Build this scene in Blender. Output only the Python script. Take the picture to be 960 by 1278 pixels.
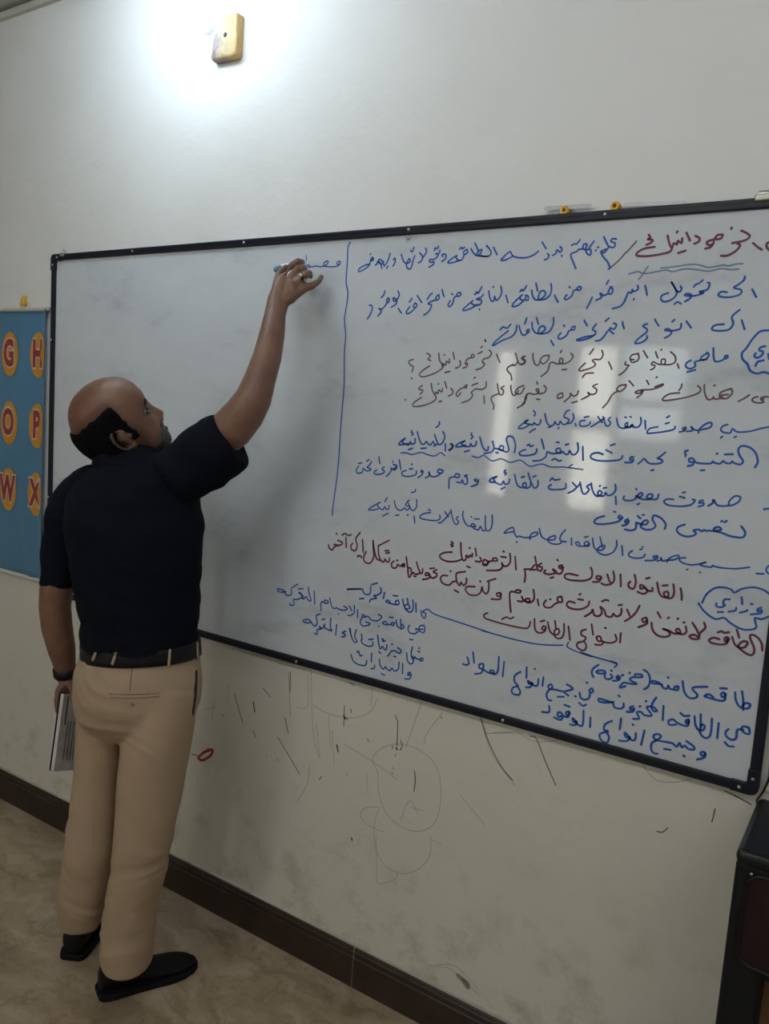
import bpy, bmesh, math, random
from math import pi, sin, cos, radians as R
from mathutils import Vector as V, Matrix, noise
for _o in list(bpy.data.objects): bpy.data.objects.remove(_o)
S = bpy.context.scene; COL = S.collection
random.seed(4)
# ---------------------------------------------------------------- camera (960 x 1278, f = 1000 px)
CAM = V((2.56, -1.758, 1.613)); YAW, PIT, ROL, F = -.567, -.12, .0684, 1000.
FW = V((sin(YAW)*cos(PIT), cos(YAW)*cos(PIT), sin(PIT)))
_r0 = V((cos(YAW), -sin(YAW), 0)); _u0 = _r0.cross(FW)
RT = cos(ROL)*_r0 + sin(ROL)*_u0; UP = -sin(ROL)*_r0 + cos(ROL)*_u0
cam = bpy.data.objects.new('camera', bpy.data.cameras.new('camera')); COL.objects.link(cam)
m = Matrix((RT, UP, -FW)).transposed().to_4x4(); m.translation = CAM; cam.matrix_world = m
cam.data.sensor_fit = 'VERTICAL'; cam.data.sensor_height = 24; cam.data.lens = 24*F/1278; cam.data.clip_start = .02
S.camera = cam
# ---------------------------------------------------------------- view, sky, lights
S.view_settings.view_transform = 'Standard'; S.view_settings.look = 'None'; S.view_settings.gamma = 1
S.view_settings.use_curve_mapping = False; S.view_settings.exposure = 0.68
w = bpy.data.worlds.new('world'); S.world = w; w.use_nodes = True
w.node_tree.nodes['Background'].inputs[0].default_value = (1, .93, .84, 1); w.node_tree.nodes['Background'].inputs[1].default_value = 7.0
def area(name, loc, sx, sy, energy, col, rot, portal=False):
    l = bpy.data.lights.new(name, 'AREA'); l.shape = 'RECTANGLE'; l.size = sx; l.size_y = sy; l.energy = energy; l.color = col
    if portal: l.cycles.is_portal = True
    o = bpy.data.objects.new(name, l); o.location = loc; o.rotation_euler = rot; COL.objects.link(o); return o
ROOM = (-1.3, 5.0, -4.0, 0.02, 2.95)      # x0 x1 y0 y1 height
WINS = [(-.18, -.02, 1.05, 2.17), (.48, .765, 1.02, 2.22), (.815, 1.25, 1.57, 2.21)]
for i, (a, b, c, d) in enumerate(WINS):
    area('window_portal', ((a+b)/2, -4.06, (c+d)/2), b-a, d-c, 1, (1, 1, 1), (R(90), 0, 0), True)
TUBE_E = 46.0; GLOBE_E = 9.0

# ---------------------------------------------------------------- helpers
def ray(px, py): return FW + RT*((px-480)/F) - UP*((py-639)/F)
def P(px, py, t): return CAM + ray(px, py)*t
def Y(px, py, y=0.0):
    d = ray(px, py); return CAM + d*((y-CAM.y)/d.y)
def Z(px, py, z=0.0):
    d = ray(px, py); return CAM + d*((z-CAM.z)/d.z)
def link(name, me, mat=None, parent=None, smooth=True):
    o = bpy.data.objects.new(name, me); COL.objects.link(o)
    if mat and not me.materials: me.materials.append(mat)
    if smooth: me.polygons.foreach_set('use_smooth', [True]*len(me.polygons))
    if parent:
        o.parent = parent
        if parent.type == 'EMPTY' or True: o.matrix_parent_inverse = parent_world(parent).inverted()
    return o
def parent_world(o):
    return o.matrix_basis.copy() if not o.parent else parent_world(o.parent) @ o.matrix_parent_inverse @ o.matrix_basis
def tag(o, label=None, cat=None, group=None, kind=None):
    for k, v in (('label', label), ('category', cat), ('group', group), ('kind', kind)):
        if v: o[k] = v
    return o
def empty(name, loc, label, cat, group=None):
    o = bpy.data.objects.new(name, None); o.location = loc; o.empty_display_size = .05; COL.objects.link(o); return tag(o, label, cat, group)
class MB:
    def __init__(s): s.v = []; s.f = []
    def add(s, vs, fs):
        n = len(s.v); s.v += [tuple(v) for v in vs]; s.f += [tuple(i+n for i in f) for f in fs]; return s
    def box(s, x0, x1, y0, y1, z0, z1):
        return s.add([(x, y, z) for x in (x0, x1) for y in (y0, y1) for z in (z0, z1)],
                     [(0,1,3,2), (4,6,7,5), (0,4,5,1), (2,3,7,6), (0,2,6,4), (1,5,7,3)])
    def tube(s, rings, n=24, e=1.0, caps=True):
        """rings: list of (centre, halfwidth, halfdepth, side vector, normal vector)"""
        vs = []
        for c, a, b, sd, nm in rings:
            for i in range(n):
                q = 2*pi*i/n; cs, sn = cos(q), sin(q)
                cs = math.copysign(abs(cs)**e, cs); sn = math.copysign(abs(sn)**e, sn)
                vs.append(c + sd*(a*cs) + nm*(b*sn))
        fs = [(k*n+i, k*n+(i+1) % n, (k+1)*n+(i+1) % n, (k+1)*n+i) for k in range(len(rings)-1) for i in range(n)]
        if caps:
            fs.append(tuple(range(n))[::-1]); m = (len(rings)-1)*n; fs.append(tuple(range(m, m+n)))
        return s.add(vs, fs)
    def path(s, pts, n=12, k=1.0, caps=True, side=None):
        """pts: (Vector, radius) – round tapering tube along a 3-D path with rounded ends"""
        rings = []; N = len(pts)
        for i, (p, r) in enumerate(pts):
            T = (pts[min(i+1, N-1)][0] - pts[max(i-1, 0)][0]).normalized()
            ref = side or (V((0, 0, 1)) if abs(T.z) < .8 else V((0, 1, 0)))
            sd = T.cross(ref).normalized(); nm = sd.cross(T).normalized()
            if i == 0 and caps:
                rings.append((p-T*r*.85, r*.35, r*.35*k, sd, nm)); rings.append((p-T*r*.5, r*.8, r*.8*k, sd, nm))
            rings.append((p, r, r*k, sd, nm))
            if i == N-1 and caps:
                rings.append((p+T*r*.5, r*.8, r*.8*k, sd, nm)); rings.append((p+T*r*.85, r*.35, r*.35*k, sd, nm))
        return s.tube(rings, n)
    def ball(s, c, rx, ry=None, rz=None, n=16, M=None):
        ry = ry or rx; rz = rz or rx; vs = []; fs = []; m = n//2
        for j in range(m+1):
            for i in range(n):
                a = pi*j/m; b = 2*pi*i/n; v = V((rx*sin(a)*cos(b), ry*sin(a)*sin(b), rz*cos(a)))
                if M: v = M @ v
                vs.append(V(c)+v)
        fs = [(j*n+i, (j+1)*n+i, (j+1)*n+(i+1) % n, j*n+(i+1) % n) for j in range(m) for i in range(n)]
        return s.add(vs, fs)
    def mesh(s, name='mesh'):
        me = bpy.data.meshes.new(name); me.from_pydata(s.v, [], s.f); me.validate(); 
        bm = bmesh.new(); bm.from_mesh(me); bmesh.ops.remove_doubles(bm, verts=bm.verts, dist=1e-6)
        bmesh.ops.recalc_face_normals(bm, faces=bm.faces); bm.to_mesh(me); bm.free(); return me
    def build(s, name, mat, parent=None, smooth=False, bevel=0, seg=2):
        o = link(name, s.mesh(name), mat, parent, smooth)
        if bevel:
            b = o.modifiers.new('bevel', 'BEVEL'); b.width = bevel; b.segments = seg; b.limit_method = 'ANGLE'; b.angle_limit = R(40)
            o.data.polygons.foreach_set('use_smooth', [True]*len(o.data.polygons))
            o.modifiers.new('wn', 'WEIGHTED_NORMAL')
        return o
def fused(mb, voxel, smooth=4, fac=.5):
    """union of overlapping closed shells -> one continuous skin"""
    me = mb.mesh('tmp'); o = bpy.data.objects.new('tmp', me); COL.objects.link(o)
    r = o.modifiers.new('r', 'REMESH'); r.mode = 'VOXEL'; r.voxel_size = voxel
    if smooth:
        q = o.modifiers.new('s', 'SMOOTH'); q.factor = fac; q.iterations = smooth
    dg = bpy.context.evaluated_depsgraph_get(); dg.update()
    out = bpy.data.meshes.new_from_object(o.evaluated_get(dg))
    bpy.data.objects.remove(o); out.materials.clear(); return out
# screen-referenced limb: rings (px, py, depth, halfwidth px, depth ratio)
def limb(mb, rs, n=28, e=1.0, grow=0.0, dome=True):
    cs = [P(r[0], r[1], r[2]) for r in rs]; out = []; N = len(rs)
    for i, r in enumerate(rs):
        T = (cs[min(i+1, N-1)]-cs[max(i-1, 0)]).normalized(); vw = (cs[i]-CAM).normalized()
        sd = T.cross(vw).normalized(); nm = T.cross(sd).normalized()
        a = r[3]*r[2]/F + grow; b = a*r[4]
        if dome and i == 0: out.append((cs[i]-T*b*.35, a*.6, b*.6, sd, nm))
        out.append((cs[i], a, b, sd, nm))
        if dome and i == N-1: out.append((cs[i]+T*b*.35, a*.6, b*.6, sd, nm))
    mb.tube(out, n, e); return out
def smoothpath(pts, sub=4):
    if len(pts) < 3: return pts
    out = []; n = len(pts)
    for i in range(n-1):
        p0 = pts[max(i-1, 0)]; p1 = pts[i]; p2 = pts[i+1]; p3 = pts[min(i+2, n-1)]
        for k in range(sub):
            t = k/sub; t2 = t*t; t3 = t2*t
            out.append(tuple(.5*((2*p1[j]) + (-p0[j]+p2[j])*t + (2*p0[j]-5*p1[j]+4*p2[j]-p3[j])*t2 + (-p0[j]+3*p1[j]-3*p2[j]+p3[j])*t3) for j in range(2)))
    out.append(pts[-1]); return out
def ribbon(mb, pts, wd, y, conv):
    """flat ink stroke through pixel points, laid on the plane y"""
    q = [conv(*p) for p in smoothpath(pts)]
    q = [V((a.x, a.z)) for a in q]; qq = [q[0]]
    for a in q[1:]:
        if (a-qq[-1]).length > .0006: qq.append(a)
    q = qq
    if len(q) == 1: q.append(q[0]+V((.001, 0)))
    L = []; Rr = []
    n = len(q)
    for i, p in enumerate(q):
        T = (q[min(i+1, n-1)]-q[max(i-1, 0)]); T = T.normalized() if T.length > 1e-9 else V((1, 0))
        N = V((-T.y, T.x)); h = wd/2*(1+.18*noise.noise(V((p.x*40, p.y*40, 0))))
        L.append(p+N*h); Rr.append(p-N*h)
    vs = [(a.x, y, a.y) for a in L] + [(a.x, y, a.y) for a in Rr]
    fs = [(i, i+1, n+i+1, n+i) for i in range(n-1)]
    mb.add(vs, fs)
    for c in (q[0], q[-1]):
        mb.add([(c.x+wd*.48*cos(2*pi*k/8), y-.00004, c.y+wd*.48*sin(2*pi*k/8)) for k in range(8)], [tuple(range(8))])
# ---------------------------------------------------------------- materials
def mat(name, col, rough=.5, metal=0, spec=.5, emit=None, es=0, bump=0, bscale=60, var=0, vscale=8, coat=0):
    m = bpy.data.materials.new(name); m.use_nodes = True; nt = m.node_tree; b = nt.nodes['Principled BSDF']
    b.inputs['Base Color'].default_value = (*col, 1); b.inputs['Roughness'].default_value = rough; b.inputs['Metallic'].default_value = metal
    b.inputs['Specular IOR Level'].default_value = spec; b.inputs['Coat Weight'].default_value = coat
    if emit: b.inputs['Emission Color'].default_value = (*emit, 1); b.inputs['Emission Strength'].default_value = es
    tc = nt.nodes.new('ShaderNodeTexCoord')
    if var:
        n = nt.nodes.new('ShaderNodeTexNoise'); n.inputs['Scale'].default_value = vscale; n.inputs['Detail'].default_value = 5
        nt.links.new(tc.outputs['Object'], n.inputs['Vector'])
        r = nt.nodes.new('ShaderNodeValToRGB'); r.color_ramp.elements[0].position = .3; r.color_ramp.elements[1].position = .7
        r.color_ramp.elements[0].color = (*[c*(1-var) for c in col], 1); r.color_ramp.elements[1].color = (*[min(1, c*(1+var)) for c in col], 1)
        nt.links.new(n.outputs[0], r.inputs[0]); nt.links.new(r.outputs[0], b.inputs['Base Color'])
    if bump:
        n = nt.nodes.new('ShaderNodeTexNoise'); n.inputs['Scale'].default_value = bscale; n.inputs['Detail'].default_value = 4
        nt.links.new(tc.outputs['Object'], n.inputs['Vector'])
        bp = nt.nodes.new('ShaderNodeBump'); bp.inputs['Strength'].default_value = bump; bp.inputs['Distance'].default_value = .01
        nt.links.new(n.outputs[0], bp.inputs['Height']); nt.links.new(bp.outputs[0], b.inputs['Normal'])
    return m
def nd(m, t, **kw):
    n = m.node_tree.nodes.new(t)
    for k, v in kw.items():
        if k in n.inputs: n.inputs[k].default_value = v
        else: setattr(n, k, v)
    return n
def ramp(m, src, stops):
    r = nd(m, 'ShaderNodeValToRGB'); e = r.color_ramp.elements
    while len(e) > 1: e.remove(e[0])
    e[0].position = stops[0][0]; e[0].color = stops[0][1]
    for p, c in stops[1:]: x = e.new(p); x.color = c
    m.node_tree.links.new(src, r.inputs[0]); return r.outputs[0]
def mix(m, fac, a, b, mode='MIX'):
    n = nd(m, 'ShaderNodeMix', data_type='RGBA', blend_type=mode); L = m.node_tree.links.new
    for s, i in ((fac, 0), (a, 6), (b, 7)):
        if hasattr(s, 'is_output'): L(s, n.inputs[i])
        else: n.inputs[i].default_value = s if i == 0 else (*s, 1)
    return n.outputs[2]
# wall paint: cream white, dirt creeping up from the skirting
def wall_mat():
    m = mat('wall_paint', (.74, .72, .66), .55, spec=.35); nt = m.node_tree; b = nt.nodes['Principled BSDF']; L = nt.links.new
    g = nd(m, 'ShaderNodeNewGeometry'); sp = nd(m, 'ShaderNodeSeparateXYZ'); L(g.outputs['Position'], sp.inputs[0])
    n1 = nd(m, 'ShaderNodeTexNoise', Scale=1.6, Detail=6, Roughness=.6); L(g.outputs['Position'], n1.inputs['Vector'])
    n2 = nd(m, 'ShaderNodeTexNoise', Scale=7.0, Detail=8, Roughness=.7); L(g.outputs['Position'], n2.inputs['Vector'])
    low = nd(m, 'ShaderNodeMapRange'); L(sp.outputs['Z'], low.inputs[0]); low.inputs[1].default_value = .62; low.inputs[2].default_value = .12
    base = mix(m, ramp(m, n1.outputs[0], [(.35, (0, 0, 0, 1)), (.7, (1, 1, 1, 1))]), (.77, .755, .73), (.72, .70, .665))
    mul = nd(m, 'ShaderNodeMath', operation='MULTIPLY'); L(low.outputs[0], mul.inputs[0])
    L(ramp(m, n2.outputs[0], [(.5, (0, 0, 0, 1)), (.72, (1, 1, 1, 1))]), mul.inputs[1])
    # lower wall tinted beige by height: duller, warmer light put into the paint
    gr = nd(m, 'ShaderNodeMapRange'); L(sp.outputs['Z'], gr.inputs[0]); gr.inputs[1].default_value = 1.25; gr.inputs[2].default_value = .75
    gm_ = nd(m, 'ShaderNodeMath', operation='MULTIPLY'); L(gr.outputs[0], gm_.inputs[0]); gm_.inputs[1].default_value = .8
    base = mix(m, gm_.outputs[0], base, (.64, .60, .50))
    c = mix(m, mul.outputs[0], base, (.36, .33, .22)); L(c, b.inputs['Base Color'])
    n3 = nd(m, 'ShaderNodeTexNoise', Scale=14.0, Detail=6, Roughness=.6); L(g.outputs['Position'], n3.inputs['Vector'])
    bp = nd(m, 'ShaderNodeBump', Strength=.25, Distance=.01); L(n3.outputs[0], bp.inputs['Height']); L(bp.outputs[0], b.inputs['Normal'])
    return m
def floor_mat():
    m = mat('marble_floor', (.5, .4, .3), .32, spec=.5); nt = m.node_tree; b = nt.nodes['Principled BSDF']; L = nt.links.new
    g = nd(m, 'ShaderNodeNewGeometry')
    n0 = nd(m, 'ShaderNodeTexNoise', Scale=2.2, Detail=5, Roughness=.6); L(g.outputs['Position'], n0.inputs['Vector'])
    va = nd(m, 'ShaderNodeVectorMath', operation='SCALE'); L(n0.outputs[1], va.inputs[0]); va.inputs['Scale'].default_value = .55
    vb = nd(m, 'ShaderNodeVectorMath', operation='ADD'); L(g.outputs['Position'], vb.inputs[0]); L(va.outputs[0], vb.inputs[1])
    mp = nd(m, 'ShaderNodeMapping'); mp.inputs['Rotation'].default_value = (0, 0, .9); mp.inputs['Scale'].default_value = (1, 2.6, 1); L(vb.outputs[0], mp.inputs[0])
    n1 = nd(m, 'ShaderNodeTexNoise', Scale=4.5, Detail=9, Roughness=.62); L(mp.outputs[0], n1.inputs['Vector'])
    n2 = nd(m, 'ShaderNodeTexNoise', Scale=3.0, Detail=4, Roughness=.5); L(mp.outputs[0], n2.inputs['Vector'])
    c = ramp(m, n1.outputs[0], [(.34, (.22, .155, .095, 1)), (.46, (.33, .245, .16, 1)), (.56, (.39, .30, .205, 1)), (.7, (.47, .385, .28, 1))])
    v = ramp(m, n2.outputs[0], [(.485, (0, 0, 0, 1)), (.5, (1, 1, 1, 1)), (.515, (0, 0, 0, 1))])
    vm = nd(m, 'ShaderNodeMath', operation='MULTIPLY'); L(v, vm.inputs[0]); vm.inputs[1].default_value = .45
    L(mix(m, vm.outputs[0], c, (.20, .12, .065)), b.inputs['Base Color']); return m
def board_mat():
    m = mat('whiteboard_surface', (.62, .63, .64), .13, spec=.5); nt = m.node_tree; b = nt.nodes['Principled BSDF']; L = nt.links.new
    g = nd(m, 'ShaderNodeNewGeometry')
    mp = nd(m, 'ShaderNodeMapping'); mp.inputs['Rotation'].default_value = (0, .5, 0); mp.inputs['Scale'].default_value = (1, 1, 2.2); L(g.outputs['Position'], mp.inputs[0])
    n1 = nd(m, 'ShaderNodeTexNoise', Scale=3.2, Detail=7, Roughness=.68); L(mp.outputs[0], n1.inputs['Vector'])
    n2 = nd(m, 'ShaderNodeTexNoise', Scale=1.2, Detail=3); L(g.outputs['Position'], n2.inputs['Vector'])
    c = ramp(m, n1.outputs[0], [(.30, (.46, .48, .52, 1)), (.44, (.58, .605, .635, 1)), (.7, (.63, .65, .675, 1))])
    L(c, b.inputs['Base Color'])
    L(ramp(m, n2.outputs[0], [(.3, (.045, .045, .045, 1)), (.7, (.085, .085, .085, 1))]), b.inputs['Roughness'])
    # faintly wavy sheet: smears the mirror image of the windows
    n3 = nd(m, 'ShaderNodeTexNoise', Scale=2.4, Detail=2); L(mp.outputs[0], n3.inputs['Vector'])
    bp = nd(m, 'ShaderNodeBump', Strength=.012, Distance=.01); L(n3.outputs[0], bp.inputs['Height']); L(bp.outputs[0], b.inputs['Normal'])
    return m
M = dict(
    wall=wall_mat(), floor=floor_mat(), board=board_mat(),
    plaster=mat('plain_paint', (.66, .64, .58), .7), ceiling=mat('ceiling_paint', (.42, .43, .38), .8), cornice=mat('cornice', (.52, .50, .45), .6),
    skirt=mat('skirting_brown', (.030, .017, .012), .38, var=.25, vscale=12, bump=.1, bscale=80), grout=mat('grout', (.35, .32, .28), .8),
    frame=mat('frame_black', (.008, .010, .018), .45, spec=.3), steel=mat('steel', (.62, .62, .62), .3, 1), dull=mat('dull_metal', (.42, .40, .33), .45, .7),
    yellow=mat('yellow_plastic', (.75, .42, .03), .45), brass=mat('plug_hole', (.09, .035, .01), .6),
    blue=mat('blue_ink', (.016, .100, .40), .5, spec=.3), thin=mat('faint_blue_ink', (.13, .20, .30), .5), maroon=mat('maroon_ink', (.15, .032, .075), .5, spec=.3), brown=mat('brown_ink', (.13, .065, .080), .5),
    pencil=mat('pencil_grey', (.40, .37, .31), .8), dark=mat('dark_scratch', (.035, .03, .025), .8), red=mat('red_paint', (.30, .015, .008), .5),
    poster=mat('poster_blue', (.07, .20, .34), .28, var=.12, vscale=3), oval=mat('poster_orange', (.60, .27, .012), .35), lred=mat('letter_red', (.28, .018, .015), .4), lwhite=mat('letter_white', (.62, .52, .42), .4),
    rail=mat('poster_rail', (.55, .52, .48), .45), skyblue=mat('poster_pale', (.16, .24, .32), .35),
    black=mat('black_metal', (.007, .007, .008), .35, spec=.35), blackm=mat('black_matte', (.006, .006, .006), .65, spec=.25), wine=mat('maroon_panel', (.016, .005, .006), .4, spec=.3), wood=mat('brown_wood', (.20, .10, .04), .5, var=.3, vscale=20),
    skin=None, shirt=mat('navy_knit', (.0040, .0052, .0095), .9, spec=.12, bump=.25, bscale=260), chino=mat('beige_chino', (.40, .29, .195), .85, spec=.2, bump=.12, bscale=420, var=.06, vscale=9),
    belt=mat('belt_leather', (.006, .006, .007), .5, spec=.25, bump=.1, bscale=200), shoe=mat('shoe_black', (.004, .004, .005), .55, spec=.25, bump=.15, bscale=150), sole=mat('shoe_sole', (.006, .006, .006), .7, spec=.2),
    hair=mat('hair_black', (.0045, .0042, .0048), .9, spec=.1, bump=.5, bscale=210, var=.5, vscale=90), beard=mat('beard_grey', (.06, .047, .040), .8, bump=.5, bscale=260, var=.4, vscale=120),
    eye=mat('eye_white', (.28, .24, .21), .2), iris=mat('iris', (.02, .012, .008), .15), paper=mat('paper', (.62, .58, .57), .7, var=.1, vscale=14), cover=mat('book_cover', (.46, .43, .43), .5, var=.25, vscale=20),
    mark=mat('marker_white', (.72, .74, .76), .3), cap=mat('marker_blue', (.10, .22, .36), .35), globe=mat('globe', (.9, .9, .9), .3, emit=(.60, .82, 1), es=GLOBE_E), porcelain=mat('lamp_base', (.75, .75, .73), .4),
    tube=mat('tube', (.9, .9, .9), .3, emit=(.90, .95, 1), es=TUBE_E), wframe=mat('window_frame', (.35, .33, .30), .5), glass=None,
    peel=mat('exposed_plaster', (.30, .27, .21), .9), boxy=None)
# ================================================================ ROOM
X0, X1, Y0, YW, H = ROOM
def struct(o, label=None): o['kind'] = 'structure'; return o
def slab(name, b, m): return struct(MB().box(*b).build(name, m))
slab('floor', (X0-.1, X1+.1, Y0-.1, YW+.1, -.1, 0), M['floor'])
slab('ceiling', (X0-.1, X1+.1, Y0-.1, YW+.1, H, H+.1), M['ceiling'])
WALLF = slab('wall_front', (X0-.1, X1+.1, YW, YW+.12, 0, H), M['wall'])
slab('wall_left', (X0-.1, X0, Y0, YW, 0, H), M['plaster'])
slab('wall_right', (X1, X1+.1, Y0, YW, 0, H), M['plaster'])
# rear wall with two window openings
mb = MB(); cur = X0-.1
for a, b, z0, z1 in WINS:
    mb.box(cur, a, Y0-.05, Y0, 0, H).box(a, b, Y0-.05, Y0, 0, z0).box(a, b, Y0-.05, Y0, z1, H); cur = b
mb.box(cur, X1+.1, Y0-.05, Y0, 0, H)
struct(mb.build('wall_back', M['plaster']))
gm = bpy.data.materials.new('window_glass'); gm.use_nodes = True; nt = gm.node_tree; nt.nodes.clear()
ob = nt.nodes.new('ShaderNodeOutputMaterial'); tr = nt.nodes.new('ShaderNodeBsdfTransparent'); gl = nt.nodes.new('ShaderNodeBsdfGlossy'); mx = nt.nodes.new('ShaderNodeMixShader')
tr.inputs[0].default_value = (.9, .92, .9, 1); gl.inputs['Roughness'].default_value = .02; mx.inputs[0].default_value = .06
nt.links.new(tr.outputs[0], mx.inputs[1]); nt.links.new(gl.outputs[0], mx.inputs[2]); nt.links.new(mx.outputs[0], ob.inputs[0])
gm2 = gm.copy(); gm2.name = 'tinted_glass'; gm2.node_tree.nodes['Transparent BSDF'].inputs[0].default_value = (.62, .68, .72, 1)
for i, (a, b, c, d) in enumerate(WINS):
    q = .006; fr = MB().box(a, a+q, Y0-.045, Y0-.015, c, d).box(b-q, b, Y0-.045, Y0-.015, c, d).box(a, b, Y0-.045, Y0-.015, c, c+q).box(a, b, Y0-.045, Y0-.015, d-q, d)
    if i == 1: fr.box(a, b, Y0-.042, Y0-.018, 1.60, 1.69)
    if i == 2: fr.box(a, b, Y0-.042, Y0-.018, 1.79, 1.85)
    o = struct(fr.build('window_%d' % (i+1), M['wframe']))
    MB().box(a+.01, b-.01, Y0-.032, Y0-.028, c+.01, d-.01).build('pane', gm if i < 2 else gm2, o)
# cornice strip and skirting
struct(MB().box(X0, X1, YW-.018, YW, H-.03, H-.008).build('trim_1', M['cornice'], bevel=.003))
sk = bpy.data.objects.new('baseboard_front', None); COL.objects.link(sk); struct(sk)
xj = Y(440, 1205, .006).x
cuts = [X0, xj-1.2, xj, xj+1.2, X1]
for a, b in zip(cuts[:-1], cuts[1:]):
    prof = [(0, 0), (0, .006-.02+.02), ]
    y = YW; ys = [(y-.013, 0), (y-.013, .088), (y-.010, .091), (y-.010, .096), (y-.013, .099), (y-.013, .106), (y-.010, .109), (y-.009, .114), (y-.005, .119), (y, .120)]
    vs = [(x, yy, z) for x in (a+.0007, b-.0007) for yy, z in ys+[(y, 0)]]; n = len(ys)+1
    fs = [(i, (i+1) % n, n+(i+1) % n, n+i) for i in range(n)]+[tuple(range(n)), tuple(range(n, 2*n))]
    MB().add(vs, fs).build('skirting_tile', M['skirt'], sk)
MB().box(xj-.0009, xj+.0009, YW-.0125, YW, 0, .119).build('grout_joint', M['grout'], sk)
# ragged mortar bead on top of the skirting
mb = MB(); x = X0
while x < X1:
    dx = random.uniform(.012, .04); h = random.uniform(.001, .0055)
    mb.box(x, x+dx, YW-.006, YW, .119, .121+h); x += dx
mb.build('mortar_bead', mat('mortar', (.50, .46, .38), .9), sk)

# ================================================================ WALL MARKS (children of the wall)
def strokes(s): return [[tuple(map(float, p.split(','))) for p in q.split()] for q in s.split(';') if q.strip()]
def ink(name, parent, mt, wd, y, tiles):
    mb = MB()
    for ox, oy, sc, s in tiles:
        for st in strokes(s):
            k = wd
            ribbon(mb, [(ox+a/sc, oy+b/sc) for a, b in st], k, y, lambda px, py: Y(px, py, y))
    return link(name, mb.mesh(name), mt, parent, False)
G = 960/420; G2 = 960/360
yw = YW-.0004
ink('pencil_scribble', WALLF, M['pencil'], .0021, yw, [(220, 780, G, """575,420 560,380 590,350 640,340 700,360 745,410 755,490 740,560 700,588 650,580 605,545 580,490 575,420;
580,520 565,570 570,640 600,690 650,710 700,690 725,650 725,600;575,520 545,520 525,540 545,570 590,590;570,600 572,700 575,738 625,725 630,705;
385,130 390,300 408,380;375,140 375,230 345,235;390,230 440,255 500,265 550,250 575,210;700,220 655,350;760,250 715,310 708,340;290,100 390,125;290,110 385,130;
480,340 560,390 630,440;400,280 410,380;380,400 375,450 345,505;320,135 325,260;435,260 440,350;445,300 450,400;545,420 545,480;560,170 555,230;725,610 755,625;810,485 880,570;880,310 960,308;740,970 800,975 860,1040;
640,560 665,500 690,540;670,520 705,530;150,170 148,220;85,240 115,235;110,210 100,270"""),
 (600, 680, G2, "0,580 40,700 115,800;40,625 120,625 180,655 260,650;530,720 580,780 640,790 700,780")])
ink('dark_scratch', WALLF, M['dark'], .0024, yw-.0001, [(220, 780, G, """165,195 190,280;248,180 268,205;325,135 325,190;310,265 320,310;290,320 352,425;625,258 632,275;632,275 630,345;640,330 645,345 638,358;
618,345 616,352;480,230 478,290;480,262 490,270;498,240 500,250;415,432 408,442;545,325 550,332;870,265 890,330 925,400 960,443;257,370 258,373;288,383 290,387;625,370 626,374;615,420 617,424;486,425 488,428;130,255 135,260;660,175 675,182;220,300 226,320;755,262 758,266;470,148 475,152;495,165 508,172;620,410 618,408"""),
 (600, 680, G2, "165,638 185,645 215,720 250,800"), (820, 900, 473/140, "245,370 240,395 232,425;285,293 340,320 398,352;0,465 25,468 45,450")])
ink('dark_scratch', WALLF, M['dark'], .0045, yw-.0001, [(220, 780, G, "220,220 224,248;458,342 462,362;500,607 502,615;628,350 630,356;478,258 482,268")])
ink('green_scratch', WALLF, mat('green_scratch', (.07, .10, .06), .8), .0032, yw-.0001, [(220, 780, G, "680,418 682,445 678,475")])
ink('red_paint_mark', WALLF, M['red'], .0085, yw-.0002, [(220, 780, G, "64,378 78,364 104,356 96,374 74,386 62,380")])
ink('red_paint_mark', WALLF, M['red'], .0030, yw-.0002, [(220, 780, G, "45,368 65,373;85,362 92,350")])
ink('plaster_chip', WALLF, M['peel'], .013, yw-.0001, [(440, 1170, 4.8, "632,228 655,250 672,275 690,298")])
ink('plaster_chip', WALLF, M['peel'], .008, yw-.0001, [(440, 1170, 4.8, "655,245 690,270 698,290")])
ink('plaster_crack', WALLF, M['pencil'], .0022, yw-.0001, [(440, 1170, 4.8, "462,168 540,178 580,185 632,225;700,290 760,345")])

# ================================================================ WHITEBOARD
BW, BH, BZ = 2.395, 1.2, .887
WB = empty('whiteboard', (BW/2, YW, BZ), 'large wall-mounted whiteboard in a black frame covered with handwritten Arabic notes', 'whiteboard')
FWD = .021
MB().box(FWD*.5, BW-FWD*.5, .008, YW, BZ+FWD*.5, BZ+BH-FWD*.5).build('writing_surface', M['board'], WB)
def rail(x0, x1, z0, z1): return MB().box(x0, x1, 0, YW, z0, z1)
c = .052
for b in ((c, BW-c, BZ+BH-FWD, BZ+BH), (c, BW-c, BZ, BZ+FWD), (0, FWD, BZ+c, BZ+BH-c), (BW-FWD, BW, BZ+c, BZ+BH-c)):
    o = rail(*b).build('frame_rail', M['frame'], WB, bevel=.003)
    hor = b[1]-b[0] > b[3]-b[2]; q = MB()   # raised rib along each rail
    if hor: q.box(b[0], b[1], -.0015, .001, b[2]+FWD*.60, b[2]+FWD*.72)
    else: q.box(b[0]+FWD*.60, b[0]+FWD*.72, -.0015, .001, b[2], b[3])
    q.build('rib', M['frame'], o)
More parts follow.
